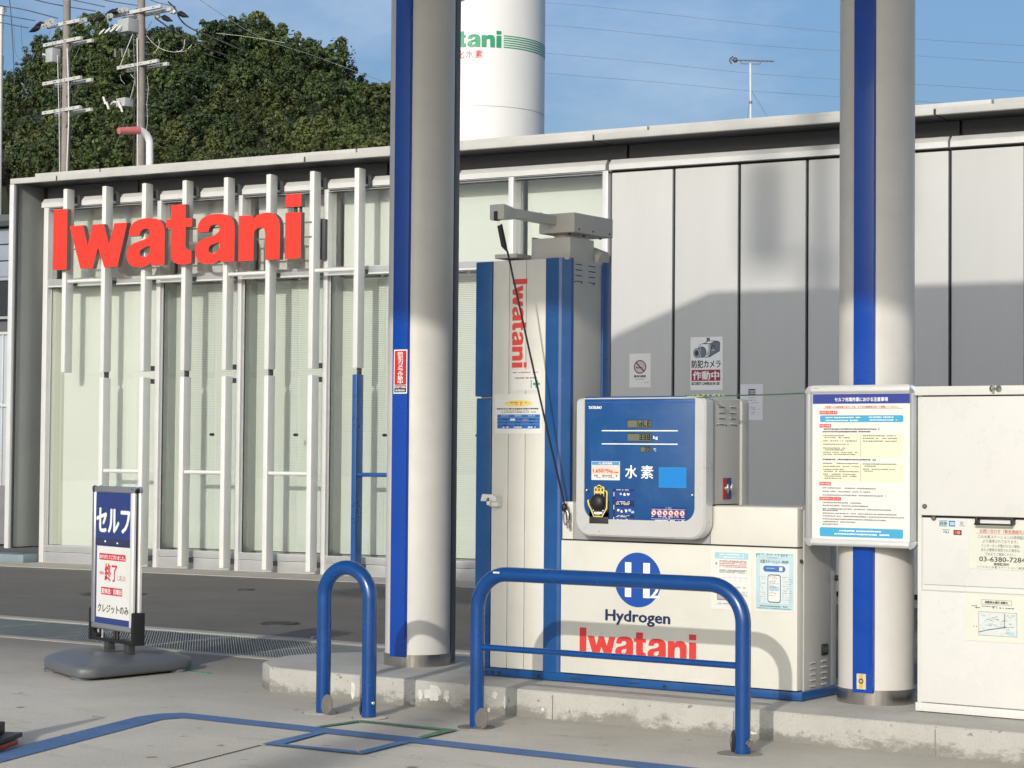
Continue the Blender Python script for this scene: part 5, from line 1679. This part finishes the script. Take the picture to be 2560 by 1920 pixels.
def pix(x, y, dep):
    d = _r2 * ((x - 1280) / 5166) - _u2 * ((y - 960) / 5166) + _f
    return C0 + d * dep


pa, pb, pc = pix(374, 440, 26.6), pix(374, 325, 26.6), pix(297, 327, 26.3)
t.e.location = pa; t.o = pa.copy()
bend = fillet([pa, pb, pb + (pc - pb) * .35], .16, 8)
m_.tube(bend, .047, WHITE, n=18); m_.build('white_pipe', t, smooth=50)
m_ = MB(); m_.tube([pb + (pc - pb) * .34, pb + (pc - pb) * 1.0], [.050, .044], PINK, n=18)
m_.build('red_end', t, smooth=50)

t = Th('tv_aerial', 'thin rooftop television aerial on a mast between the two pillars', 'aerial', tuple(pix(1877, 330, 30)))
m_ = MB(); a, b = pix(1877, 360, 30), pix(1876, 158, 30); m_.cyl(a, b, .016, GALV, n=10); m_.cyl(a.lerp(b, .5), a.lerp(b, .53), .026, LEAD, n=8); m_.build('mast', t)
m_ = MB(); a, b = pix(1828, 150, 30), pix(1936, 153, 30); m_.cyl(a, b, .012, LEAD, n=8)
m_.tube([pix(1850, 152, 30), pix(1853, 159, 30), pix(1876, 160, 30), pix(1900, 160, 30), pix(1902, 153, 30)], .008, LEAD, n=6)
for k in range(9):
    q = a.lerp(b, .12 + k * .1); w = _f * .05
    m_.cyl(q - w, q + w, .006, LEAD, n=6)
m_.tube([pix(1833, 141, 30), pix(1825, 147, 30), pix(1824, 152, 30), pix(1829, 160, 30)], .010, DKGREY, n=6); m_.ball(pix(1838, 150, 30), .04, DKGREY, n=8, k=5)
m_.build('boom', t)
m_ = MB(); m_.cyl(pix(1878, 225, 30), pix(1925, 300, 30.4), .002, LEAD, n=4); m_.cyl(pix(1876, 225, 30), pix(1868, 300, 30.2), .002, LEAD, n=4); m_.cyl(pix(1877, 225, 30), pix(1920, 300, 29.6), .002, LEAD, n=4); m_.build('guy_wire', t, kind='stuff')

# ================================================================== utility poles
ARMD = Vector((.994, -.11, 0)).normalized()
PRP = Vector((-ARMD.y, ARMD.x, 0))
PORC = mat('porcelain', (.72, .72, .68), .3)
BRKT = mat('brace_grey', (.15, .15, .15), .6)


def zat(y, dep=62):
    return pix(200, y, dep).z


def arm(t, c, length, off, up=0.0, nins=0):
    m_ = MB()
    c = Vector(c)
    a, b = c - ARMD * length * (.5 + off), c + ARMD * length * (.5 - off)
    w = PRP * .045
    for s_ in (-1, 1):
        pass
    vs = []
    for p in (a, b):
        for sy in (-1, 1):
            for sz in (-1, 1):
                vs.append(p + w * sy + Vector((0, 0, .05 * sz)))
    m_.add(vs, [(0, 1, 3, 2), (4, 6, 7, 5), (0, 4, 5, 1), (2, 3, 7, 6), (0, 2, 6, 4), (1, 5, 7, 3)], GALV)
    o = m_.build('cross_arm', t)
    for k in range(4):
        q = a.lerp(b, .1 + .25 * k) - PRP * .05
        mm = MB(); mm.box(q.x - .03, q.x + .03, q.y - .01, q.y + .0, q.z - .012, q.z + .012, LEAD); mm.build('bolt_plate', t, parent=o)
    return a, b


def insulator(t, p, d, n=3, boot=True):
    m_ = MB()
    p = Vector(p)
    for k in range(n):
        q = p + d * (.10 + k * .13)
        m_.cyl(q - d * .02, q + d * .03, .075, PORC, r1=.03, n=12)
        m_.cyl(q, q + d * .12, .022, LEAD, n=8)
    m_.build('insulator', t)
    if boot:
        m_ = MB(); q = p + d * (.12 + n * .13)
        m_.tube([q, q + d * .12, q + d * .30 - Vector((0, 0, .03)), q + d * .52 - Vector((0, 0, .05))], [.03, .085, .075, .015], BLACK, n=10)
        m_.build('clamp_cover', t)


def transformer(t, c, w, h, d):
    m_ = MB(); x, y, z = c
    vs = []
    for sx in (-1, 1):
        for sy in (-1, 1):
            for sz in (0, 1):
                vs.append(Vector(c) + ARMD * sx * w / 2 + PRP * sy * d / 2 + Vector((0, 0, sz * h)))
    m_.add(vs, [(0, 1, 3, 2), (4, 6, 7, 5), (0, 4, 5, 1), (2, 3, 7, 6), (0, 2, 6, 4), (1, 5, 7, 3)], mat('switch_grey', (.42, .44, .43), .5, var=.1))
    m_.build('switch_box', t, bevel=.02)
    for k in range(3):
        m_ = MB(); q = Vector(c) - ARMD * w * .5 + Vector((0, 0, h * .55)) + PRP * (k - 1) * d * .3
        m_.tube([q, q - ARMD * .18 + Vector((0, 0, .05)), q - ARMD * .34 - Vector((0, 0, .02))], [.028, .036, .02], PORC, n=8)
        m_.build('bushing', t)


pb1, pt1 = pix(165, 600, 62), pix(169, -120, 62)
t1 = Th('utility_pole', 'tall concrete utility pole nearer the left edge with four tiers of white cross-arms', 'utility pole', (pb1.x, pb1.y, 0))
m_ = MB(); m_.cyl((pb1.x, pb1.y, 0), (pt1.x, pt1.y, pt1.z), .19, POLEM, r1=.10, n=20); m_.build('pole_shaft', t1, smooth=40)
P1c = Vector((pix(166, 250, 62).x, pix(166, 250, 62).y, 0))
armz1 = [(60, 1.62, .0, .10), (105, 1.84, .02, .02), (203, 1.84, .02, .0), (277, 1.84, .02, .0)]
for k, (py, ln, of, _) in enumerate(armz1):
    z = pix(166, py, 62).z
    a, b = arm(t1, (P1c.x, P1c.y, z) - PRP * 0 - PRP * .13 if False else tuple(Vector((P1c.x, P1c.y, z)) - PRP * .14), ln, of)
    if k:
        arm(t1, tuple(Vector((P1c.x, P1c.y, z - .05)) + PRP * .14 + ARMD * .12), ln * .97, -.02)
        m_ = MB(); m_.cyl(Vector((P1c.x, P1c.y, z - .75)) - PRP * .12, Vector((P1c.x, P1c.y, z)) + ARMD * .48 - PRP * .12, .014, BRKT, n=6); m_.cyl(Vector((P1c.x, P1c.y, z - .75)) + PRP * .12, Vector((P1c.x, P1c.y, z)) + ARMD * .6 + PRP * .12, .012, BRKT, n=6); m_.build('brace', t1)
m_ = MB(); zt_ = pix(166, 60, 62).z
m_.cyl(Vector((P1c.x, P1c.y, zt_ - .6)) - PRP * .1, Vector((P1c.x, P1c.y, zt_)) + ARMD * .5 - PRP * .1, .010, BRKT, n=6); m_.build('brace', t1)
LEFTD = (pix(60, 55, 60) - pix(160, 62, 62)).normalized()
for px_, py in ((150, 50), (140, 60), (232, 48)):
    insulator(t1, pix(px_ - 15, py, 61.8), (-ARMD * .9 - Vector((0, 0, .05))).normalized(), 3)
transformer(t1, tuple(pix(132, 157, 61.9)), .34, .42, .3)
for a_, b_ in (((80, 145), (55, 150)), ((90, 130), (80, 155)), ((100, 128), (102, 150))):
    m_ = MB(); m_.tube([pix(*a_, 61.8), pix((a_[0] + b_[0]) / 2, (a_[1] + b_[1]) / 2, 61.8), pix(*b_, 61.8)], [.02, .06, .02], BLACK, n=8); m_.build('clamp_cover', t1)
m_ = MB()
m_.tube([pix(168, 120, 61.7), pix(171, 200, 61.7), pix(172, 300, 61.7), pix(167, 430, 61.7)], .022, GALV, n=8); m_.build('riser_pipe', t1)
m_ = MB(); m_.tube([pix(144, 138, 61.8), pix(146, 230, 61.8), pix(148, 300, 61.8), pix(149, 430, 61.8)], .013, GALV, n=6); m_.tube([pix(150, 160, 61.8), pix(151, 230, 61.8), pix(151, 430, 61.8)], .007, LEAD, n=6); m_.build('riser_cable', t1, kind='stuff')

pb2, pt2 = pix(358, 600, 62), pix(353, 20, 62)
t2 = Th('utility_pole', 'concrete utility pole behind the vent pipe, crowded with switch gear and black cable clamps', 'utility pole', (pb2.x, pb2.y, 0))
m_ = MB(); m_.cyl((pb2.x, pb2.y, 0), (pt2.x, pt2.y, pt2.z + .25), .20, POLEM, r1=.115, n=20); m_.build('pole_shaft', t2, smooth=40)
m_ = MB()
for py in (82, 105, 135, 165, 225, 262, 290, 330):
    z = pix(356, py, 62).z; m_.cyl((pb2.x, pb2.y, z - .02), (pb2.x, pb2.y, z + .02), .19, BRKT, n=16)
m_.build('pole_band', t2, kind='stuff')
for c, ln, of in (((352, 30), 2.3, .0), ((354, 163), 1.9, .0)):
    p = pix(*c, 62)
    arm(t2, tuple(p - PRP * .14), ln, of); arm(t2, tuple(p + PRP * .14 - Vector((0, 0, .06)) + ARMD * .12), ln, of)
transformer(t2, tuple(pix(320, 82, 61.9)), .52, .40, .4)
transformer(t2, tuple(pix(312, 268, 61.9)), .42, .26, .34)
m_ = MB()
for k in range(4):
    m_.tube([pix(248 + 14 * k, 86 - 3 * k, 61.7), pix(254 + 14 * k, 80 - 3 * k, 61.7), pix(262 + 14 * k, 72 - 3 * k, 61.7)], [.02, .032, .014], PORC, n=8)
m_.build('fuse_bracket', t2, kind='stuff')
for k, (x_, y_) in enumerate(((258, 242), (266, 255), (295, 252), (300, 262))):
    m_ = MB(); m_.cyl(pix(x_, y_, 61.7), pix(x_ + 6, y_ + 18, 61.7), .035, PORC, n=10); m_.build('bushing', t2)
for k in range(3):
    m_ = MB(); m_.cyl(pix(288 + 17 * k, 122, 61.8), pix(289 + 17 * k, 143, 61.8), .035, LEAD, n=8); m_.build('surge_rod', t2)
for px_, py, d_ in ((282, 38, -1), (310, 24, -1), (320, 22, -1), (372, 22, -1), (385, 38, 1), (425, 28, 1)):
    insulator(t2, pix(px_, py, 61.9), (ARMD * d_ * .9 - Vector((0, 0, .25 if d_ > 0 else -.02))).normalized(), 2)
m_ = MB()
m_.tube([pix(343, 95, 61.8), pix(344, 170, 61.8), pix(345, 260, 61.8), pix(344, 430, 61.8)], .018, GALV, n=8)
m_.tube([pix(333, 88, 61.8), pix(336, 160, 61.8), pix(339, 215, 61.8)], .012, LEAD, n=6)
m_.tube([pix(332, 84, 61.8), pix(300, 165, 61.8)], .012, GALV, n=6)
m_.tube([pix(366, 128, 61.8), pix(372, 150, 61.8), pix(367, 165, 61.8)], .018, BLACK, n=6)
m_.tube([pix(338, 195, 61.8), pix(330, 240, 61.8), pix(312, 300, 61.8), pix(285, 380, 61.9)], .007, LEAD, n=5)
m_.tube([pix(336, 240, 61.8), pix(335, 330, 61.8), pix(334, 430, 61.8)], .03, BLACK, n=6)
m_.tube([pix(368, 190, 61.8), pix(371, 220, 61.8), pix(367, 260, 61.8), pix(369, 300, 61.8), pix(366, 330, 61.8)], .007, GALV, n=5)
m_.tube([pix(300, 187, 61.8), pix(303, 200, 61.8), pix(312, 210, 61.8)], .006, GALV, n=5)
m_.tube([pix(326, 185, 61.8), pix(338, 198, 61.8), pix(333, 220, 61.8), pix(326, 245, 61.8)], .009, GALV, n=5)
m_.build('hanging_cable', t2, kind='stuff')
m_ = MB(); m_.cyl(pix(366, 76, 61.8), pix(380, 52, 61.8), .012, BRKT, n=6); m_.build('brace', t2)


def wire(pts, r, m, label, dep=62, group=None, deps=None):
    deps = deps or [dep] * len(pts)
    P = [pix(p[0], p[1], d_) for p, d_ in zip(pts, deps)]
    out = []
    for i in range(len(P) - 1):
        a_, b_, c_, d_ = P[max(i - 1, 0)], P[i], P[i + 1], P[min(i + 2, len(P) - 1)]
        for k in range(6):
            u = k / 6
            out.append(.5 * ((2 * b_) + (c_ - a_) * u + (2 * a_ - 5 * b_ + 4 * c_ - d_) * u * u + (3 * b_ - a_ - 3 * c_ + d_) * u ** 3))
    out.append(P[-1])
    m_ = MB(); m_.tube(out, r, m, n=6)
    o = m_.build('overhead_wire', smooth=60)
    tag(o, label, 'overhead wire', group)


WIRE = mat('wire_dark', (.06, .065, .07), .6)
WIREF = mat('wire_far', (.16, .18, .20), .6)
GL_ = 'overhead wires round the two utility poles'
wire([(-80, -3), (0, 14), (60, 24), (145, 46)], .016, WIRE, 'overhead wire running from the left edge to the top arm of the left pole', group=GL_)
wire([(-80, 22), (10, 38), (60, 47), (88, 52)], .014, WIRE, 'second overhead wire running from the left edge to the black clamps of the left pole', group=GL_)
wire([(-80, 45), (5, 57), (45, 65), (72, 70)], .014, WIRE, 'lowest overhead wire running from the left edge to the left pole', group=GL_)
wire([(20, -25), (90, 0), (160, 15), (240, 28)], .016, WIRE, 'overhead wire crossing behind the left pole to the clamps of the second pole', group=GL_)
wire([(120, -20), (185, 0), (225, 9), (262, 17)], .014, WIRE, 'overhead wire reaching the second pole from the top edge of the picture', group=GL_)
wire([(220, -15), (262, 0), (300, 7), (345, 14)], .014, WIRE, 'short overhead wire reaching the top of the second pole', group=GL_)
wire([(355, -10), (390, 5), (430, 14), (440, 18)], .012, WIRE, 'thin wire rising from the right end of the second pole arm', group=GL_)
wire([(22, -10), (27, 30), (33, 130), (36, 215)], .013, WIRE, 'near vertical wire hanging at the far left against the sky', group=GL_)
wire([(420, 4), (438, 22), (452, 50), (480, 72), (545, 100), (640, 140)], .022, BLACK, 'thick upper black cable falling to the right from the second pole', group=GL_)
wire([(388, 45), (412, 62), (440, 82), (480, 104), (520, 122), (600, 150)], .024, BLACK, 'thick lower black cable falling to the right from the second pole', group=GL_)
wire([(366, 78), (400, 98), (440, 118), (500, 130), (560, 150)], .018, BLACK, 'black cable drooping across the trees right of the second pole', group=GL_)
wire([(366, 88), (385, 110), (410, 125), (440, 130), (458, 122), (462, 98)], .008, GALV, 'pale looped cable hanging below the black cables', group=GL_)
wire([(396, 98), (398, 110), (392, 125), (384, 133)], .008, GALV, 'short pale looped cable close to the second pole', group=GL_)
wire([(440, 128), (462, 128), (480, 112)], .008, GALV, 'small pale looped cable at the right end of the droop', group=GL_)
wire([(35, 60), (36, 110), (42, 140), (58, 151)], .008, LEAD, 'thin looped lead left of the left pole', group=GL_)
wire([(53, 60), (54, 100), (60, 130), (66, 148)], .009, LEAD, 'thin curved lead beside the switch box of the left pole', group=GL_)
wire([(126, 72), (122, 90), (122, 104)], .006, LEAD, 'short thin drop lead under the top arm of the left pole', group=GL_)
wire([(131, 105), (133, 200), (136, 320), (137, 430)], .006, mat('wire_green', (.03, .08, .05), .6), 'thin green line hanging in front of the left pole arms', group=GL_)
GF = 'far power lines across the sky'
wire([(493, -5), (640, 88), (800, 145), (985, 215)], .016, WIREF, 'far power line falling to the right above the tree tops', 110, GF)
wire([(540, 83), (620, 92), (712, 107)], .013, mat('wire_pale', (.45, .43, .36), .6), 'short pale cable stretched in front of the round tree top', 100, GF)
wire([(980, -3), (1366, 7), (1640, 33), (1900, 62), (2300, 98), (2600, 116)], .012, WIREF, 'highest far power line between the pillars', 150, GF)
wire([(980, 42), (1372, 63), (1640, 88), (1900, 114), (2300, 140), (2600, 160)], .012, WIREF, 'second highest far power line between the pillars', 150, GF)
wire([(980, 100), (1366, 133), (1640, 158), (1900, 185), (2300, 211), (2600, 230)], .012, WIREF, 'third far power line, passing behind the aerial', 150, GF)
wire([(980, 140), (1372, 183), (1640, 205), (1900, 229), (2300, 254), (2600, 272)], .012, WIREF, 'lowest far power line, close above the roof', 150, GF)

# bits of a lattice mast and a house at the left edge
t = Th('signal_mast', 'thin white antenna mast cut by the left edge of the picture', 'mast', tuple(pix(2, 500, 80).xy) + (0,))
m_ = MB(); m_.cyl((pix(2, 500, 80).x, pix(2, 500, 80).y, 0), pix(2, 30, 80), .10, GALV, n=12); m_.build('mast_tube', t)
for y0, y1 in ((18, 40), (62, 85), (140, 190)):
    m_ = MB(); m_.cyl(pix(5, y0, 80), pix(4, y1, 80), .10 if y0 < 60 else .06, GALV if y0 < 60 else LEAD, n=10); m_.build('antenna', t)
m_ = MB(); m_.cyl(pix(-12, 20, 80), pix(14, 18, 80), .03, LEAD, n=6); m_.cyl(pix(14, 18, 80), pix(14, 30, 80), .03, LEAD, n=6); m_.build('mast_bracket', t)
t = Th('neighbouring_house', 'blue grey sided house glimpsed beyond the left end of the station building', 'house', (-26.0, 30, 0), BA)
m_ = MB(); m_.box(-32, -24.62, 30.1, 36, 0, 6.0, mat('house_dark', (.10, .11, .12), .7)); m_.build('wall', t)
k = 0
z = 4.98
for z in (5.40, 5.08, 4.76):
    m_ = MB(); m_.box(-32, -24.6, 30.0, 30.09, z + .012, z + .31, SIDING); m_.build('siding_board', t, bevel=.008)
m_ = MB(); m_.box(-32, -24.5, 29.8, 36, 5.74, 5.83, DKGREY); m_.build('roof', t)
m_ = MB(); m_.box(-32, -24.7, 30.02, 30.09, 4.0, 4.7, mat('dark_pane', (.03, .035, .04), .15)); w_ = m_.build('window', t)
m_ = MB(); m_.box(-32, -24.62, 29.98, 30.02, 4.7, 4.76, ALU); m_.box(-32, -24.62, 29.98, 30.02, 3.95, 4.0, ALU); m_.build('frame', t, parent=w_)
t = Th('screen_fence', 'pale ribbed metal fence beyond the left end of the station building', 'fence', (-22.8, 23.6, 0), BA)
x = -26.0
while x < -22.0:
    m_ = MB(); m_.box(x + .004, x + .196, 23.61, 23.65, .88, 3.18, mat('fence_pale_blue', (.42, .47, .52), .45)); m_.build('fence_panel', t, bevel=.006)
    m_ = MB(); m_.box(x - .012, x + .012, 23.585, 23.609, .88, 3.18, GALV); m_.build('fence_post', t, bevel=.004)
    x += .2
m_ = MB(); m_.box(-26, -22.0, 23.575, 23.66, 3.18, 3.22, GALV); m_.box(-26, -22.0, 23.57, 23.584, 2.08, 2.12, GALV); m_.build('fence_rail', t)
m_ = MB(); m_.box(-26, -22.0, 23.5, 23.8, 0, .88, mat('low_wall_grey', (.20, .205, .205), .8, var=.2)); m_.build('low_wall', t)

# pole behind the viewpoint whose soft shadow falls on the upper wall panels
t3 = Th('utility_pole', 'concrete utility pole with two grey transformers standing behind the viewpoint', 'utility pole', (-.45, -14.2, 0))
m_ = MB(); m_.cyl((-.45, -14.2, 0), (-.45, -14.2, 18.2), .22, POLEM, r1=.15, n=16); m_.build('pole_shaft', t3)
for dx_, z_ in ((-.62, 15.9), (.66, 16.1)):
    m_ = MB(); m_.cyl((-.45 + dx_, -14.2, z_), (-.45 + dx_, -14.2, z_ + .95), .27, GALV, n=18); m_.build('transformer_can', t3, bevel=.02)
m_ = MB(); m_.box(-1.7, .8, -14.3, -14.2, 17.4, 17.52, GALV); m_.build('cross_arm', t3)
m_ = MB(); m_.box(-1.3, .45, -14.26, -14.16, 15.75, 15.85, GALV); m_.build('cross_arm', t3)

# ================================================================== wooded hill
crest = [(-200, 275), (0, 262), (41, 230), (63, 190), (150, 125), (235, 75), (330, 88), (434, 95), (538, 90), (610, 70), (705, 95), (777, 122), (841, 155), (900, 205), (972, 255), (1060, 330), (1200, 430), (1500, 520)]


def cy_at(px_):
    for i in range(len(crest) - 1):
        if crest[i][0] <= px_ <= crest[i + 1][0]:
            u = (px_ - crest[i][0]) / (crest[i + 1][0] - crest[i][0])
            return crest[i][1] * (1 - u) + crest[i + 1][1] * u
    return crest[-1][1]


m_ = MB()
cols = list(range(-200, 1501, 50))
vs = []
for px_ in cols:
    top = pix(px_, cy_at(px_) + 55, 136)
    bot = pix(px_, 430, 100)
    for j in range(9):
        u = j / 8
        p = bot.lerp(top, u) if j else Vector((bot.x, bot.y, -.4))
        if 0 < j < 8:
            p = p + Vector((0, 0, random.Random(px_ * 9 + j).uniform(-.5, .5)))
        vs.append(p)
    b2 = top + Vector((-40, 60, -14)); vs.append(b2)
    vs.append(Vector((b2.x - 60, b2.y + 80, -.4)))
nr = 11
m_.add(vs, [(i * nr + j, (i + 1) * nr + j, (i + 1) * nr + j + 1, i * nr + j + 1) for i in range(len(cols) - 1) for j in range(nr - 1)], EARTH)
m_.build('hill', kind='structure', smooth=80)


def leaf_mat(name, c, c2):
    m = D.materials.new(name)
    m.use_nodes = True
    n, l = m.node_tree.nodes, m.node_tree.links
    b = n['Principled BSDF']
    b.inputs['Roughness'].default_value = .55
    b.inputs['Specular IOR Level'].default_value = .3
    t_ = n.new('ShaderNodeTexCoord')
    q = n.new('ShaderNodeTexNoise'); q.inputs['Scale'].default_value = .9; q.inputs['Detail'].default_value = 5
    l.new(t_.outputs['Object'], q.inputs['Vector'])
    oi = n.new('ShaderNodeObjectInfo')
    ad = n.new('ShaderNodeMath'); ad.operation = 'ADD'
    mu = n.new('ShaderNodeMath'); mu.operation = 'MULTIPLY_ADD'; mu.inputs[1].default_value = .5; mu.inputs[2].default_value = -.25
    l.new(oi.outputs['Random'], mu.inputs[0])
    l.new(q.outputs['Fac'], ad.inputs[0]); l.new(mu.outputs['Value'], ad.inputs[1])
    r_ = n.new('ShaderNodeMapRange'); r_.inputs['From Min'].default_value = .3; r_.inputs['From Max'].default_value = .7
    l.new(ad.outputs['Value'], r_.inputs['Value'])
    x_ = n.new('ShaderNodeMixRGB'); x_.inputs['Color1'].default_value = (*c, 1); x_.inputs['Color2'].default_value = (*c2, 1)
    l.new(r_.outputs['Result'], x_.inputs['Fac']); l.new(x_.outputs['Color'], b.inputs['Base Color'])
    MATS[name] = m
    return m


LEAVES = [leaf_mat('leaf_dark_evergreen', (.026, .046, .018), (.074, .106, .034)), leaf_mat('leaf_olive', (.046, .064, .020), (.105, .122, .038)), leaf_mat('leaf_mid_green', (.036, .064, .020), (.100, .132, .038))]


def crown_mesh(seed, m, rx=2.0, rz=1.9, nl=16, per=470, leaf=.092):
    rg = random.Random(seed)
    vs, fs = [], []
    lobes = []
    for i in range(nl):
        a = rg.uniform(0, 6.283); e = rg.uniform(-.5, 1)
        rr_ = rg.uniform(.35, .8)
        lobes.append((Vector((math.cos(a) * rx * rr_ * math.sqrt(max(0, 1 - e * e * .6)), math.sin(a) * rx * rr_ * math.sqrt(max(0, 1 - e * e * .6)), e * rz * .75)), rg.uniform(.5, .95) * rx * .42))
    lobes.append((Vector((0, 0, 0)), rx * .62))
    for c_, r_ in lobes:
        sub = []
        for k in range(8):
            v = Vector((rg.gauss(0, 1), rg.gauss(0, 1), rg.gauss(0.3, .9))).normalized()
            sub.append((c_ + v * r_ * rg.uniform(.75, 1.12), r_ * rg.uniform(.20, .36)))
        for k in range(per):
            if rg.random() < .9:
                sc__, sr = rg.choice(sub)
                v = Vector((rg.gauss(0, 1), rg.gauss(0, 1), rg.gauss(0, 1))).normalized()
                p = sc__ + v * sr * rg.uniform(.55, 1.12)
            else:
                v = Vector((rg.gauss(0, 1), rg.gauss(0, 1), rg.gauss(0, 1))).normalized()
                p = c_ + v * r_ * rg.uniform(.75, 1.1)
            nrm = (v + Vector((rg.uniform(-.6, .6), rg.uniform(-.6, .6), rg.uniform(-.3, .7)))).normalized()
            a_ = nrm.orthogonal().normalized(); b_ = nrm.cross(a_)
            th = rg.uniform(0, 6.28); s1 = leaf * rg.uniform(.7, 1.5); s2 = s1 * rg.uniform(.45, .8)
            u_ = (a_ * math.cos(th) + b_ * math.sin(th)) * s1; w_ = (b_ * math.cos(th) - a_ * math.sin(th)) * s2
            k0 = len(vs)
            vs += [p - u_, p + w_ * .8, p + u_, p - w_ * .8]
            fs.append((k0, k0 + 1, k0 + 2, k0 + 3))
    me = D.meshes.new('crown')
    me.from_pydata([tuple(v) for v in vs], [], fs)
    me.materials.append(m)
    me.update()
    return me


def trunk_mesh(seed):
    rg = random.Random(seed)
    m_ = MB()
    m_.tube([Vector((0, 0, -4.2)), Vector((.08, 0, -2.2)), Vector((.02, .05, -.6)), Vector((.05, 0, .9))], [.22, .17, .12, .04], BARK, n=8)
    for k in range(6):
        a = rg.uniform(0, 6.28); z = rg.uniform(-1.9, -.1); L_ = rg.uniform(.8, 1.6)
        m_.tube([Vector((.05, 0, z)), Vector((.05 + math.cos(a) * L_ * .5, math.sin(a) * L_ * .5, z + L_ * .35)), Vector((.05 + math.cos(a) * L_, math.sin(a) * L_, z + L_ * .9))], [.07, .045, .015], BARK, n=6)
    return m_.mesh('trunk', smooth=60)


crowns = [crown_mesh(1, LEAVES[0]), crown_mesh(2, LEAVES[0], 2.1, 2.0, 15), crown_mesh(3, LEAVES[1], 1.9, 1.7), crown_mesh(4, LEAVES[1], 2.1, 2.0, 14), crown_mesh(5, LEAVES[2], 2.0, 2.1), crown_mesh(6, LEAVES[2], 1.8, 1.6, 11)]
trunks = [trunk_mesh(k) for k in range(3)]
TLAB = [('dark evergreen tree with dense foliage on the wooded hill', 'dark evergreen trees on the hill'), ('olive tinted bushy tree on the wooded hill', 'olive tinted trees on the hill'), ('mid green leafy tree on the wooded hill', 'mid green trees on the hill')]
rg = random.Random(77)


def tree(px_, py, dep, sc, ci):
    p = pix(px_, py, dep)
    e = D.objects.new('hill_tree', None)
    e.empty_display_size = .1
    e.location = (p.x, p.y, p.z - 3.9 * sc)
    COL.objects.link(e)
    tag(e, TLAB[ci // 2][0], 'tree', TLAB[ci // 2][1])
    rz = rg.uniform(0, 6.28)
    for nm, me in (('crown', crowns[ci]), ('trunk', trunks[ci % 3])):
        o = D.objects.new(nm, me)
        o.parent = e
        o.location = (0, 0, 3.9 * sc)
        o.rotation_euler = (rg.uniform(-.1, .1), rg.uniform(-.1, .1), rz)
        o.scale = (sc * rg.uniform(.95, 1.08), sc * rg.uniform(.95, 1.08), sc * rg.uniform(.92, 1.1))
        COL.objects.link(o)
    return e


PX = 5166 / 135
# the tree tops that shape the skyline
for px_, py, s, nm in ((-60, 275, 1.0, ''), (8, 280, .9, ''), (62, 222, .75, ''), (84, 178, .6, ''), (125, 152, .8, ''), (180, 124, .75, ''), (236, 92, .8, 'dark tree whose top stands between the two utility poles'), (275, 130, .8, ''), (330, 125, .85, ''), (402, 112, .62, ''), (437, 112, .6, ''),
                   (495, 140, .85, ''), (572, 112, 1.15, 'round topped tree, the highest crown on the hill skyline'), (650, 108, 1.1, 'broad tree just right of the highest crown on the skyline'), (705, 150, .8, ''), (772, 142, .62, 'narrow pointed tree standing free on the right of the skyline'),
                   (752, 190, .8, ''), (828, 180, .8, ''), (875, 232, .75, ''), (922, 262, .75, ''), (970, 290, .75, ''), (1040, 350, .9, ''), (1110, 400, 1.0, '')):
    o = tree(px_, py + s * 6, 134 + rg.uniform(-3, 3), s * .95, rg.choice([0, 1, 1, 4, 4, 0]))
    if nm:
        o['label'] = nm
for row in range(8):
    x = -150 + rg.uniform(0, 60)
    while x < 1150:
        py = cy_at(x) + 70 + row * 47 + rg.uniform(-22, 22)
        dep = 100 + 36 * (430 - py) / (430 - cy_at(x) - 55) - 4.2 - rg.uniform(0, 2.5) if cy_at(x) < 330 else 128
        if py < 455:
            ci = rg.choice([0, 1, 4, 5, 0, 1]) if py < 240 else rg.choice([2, 3, 4, 5, 2, 0, 3, 1])
            tree(x, py, dep, rg.choice([.7, .85, 1.0, 1.15, 1.3]) * rg.uniform(.93, 1.07) * dep / 130, ci)
        x += rg.uniform(58, 105)
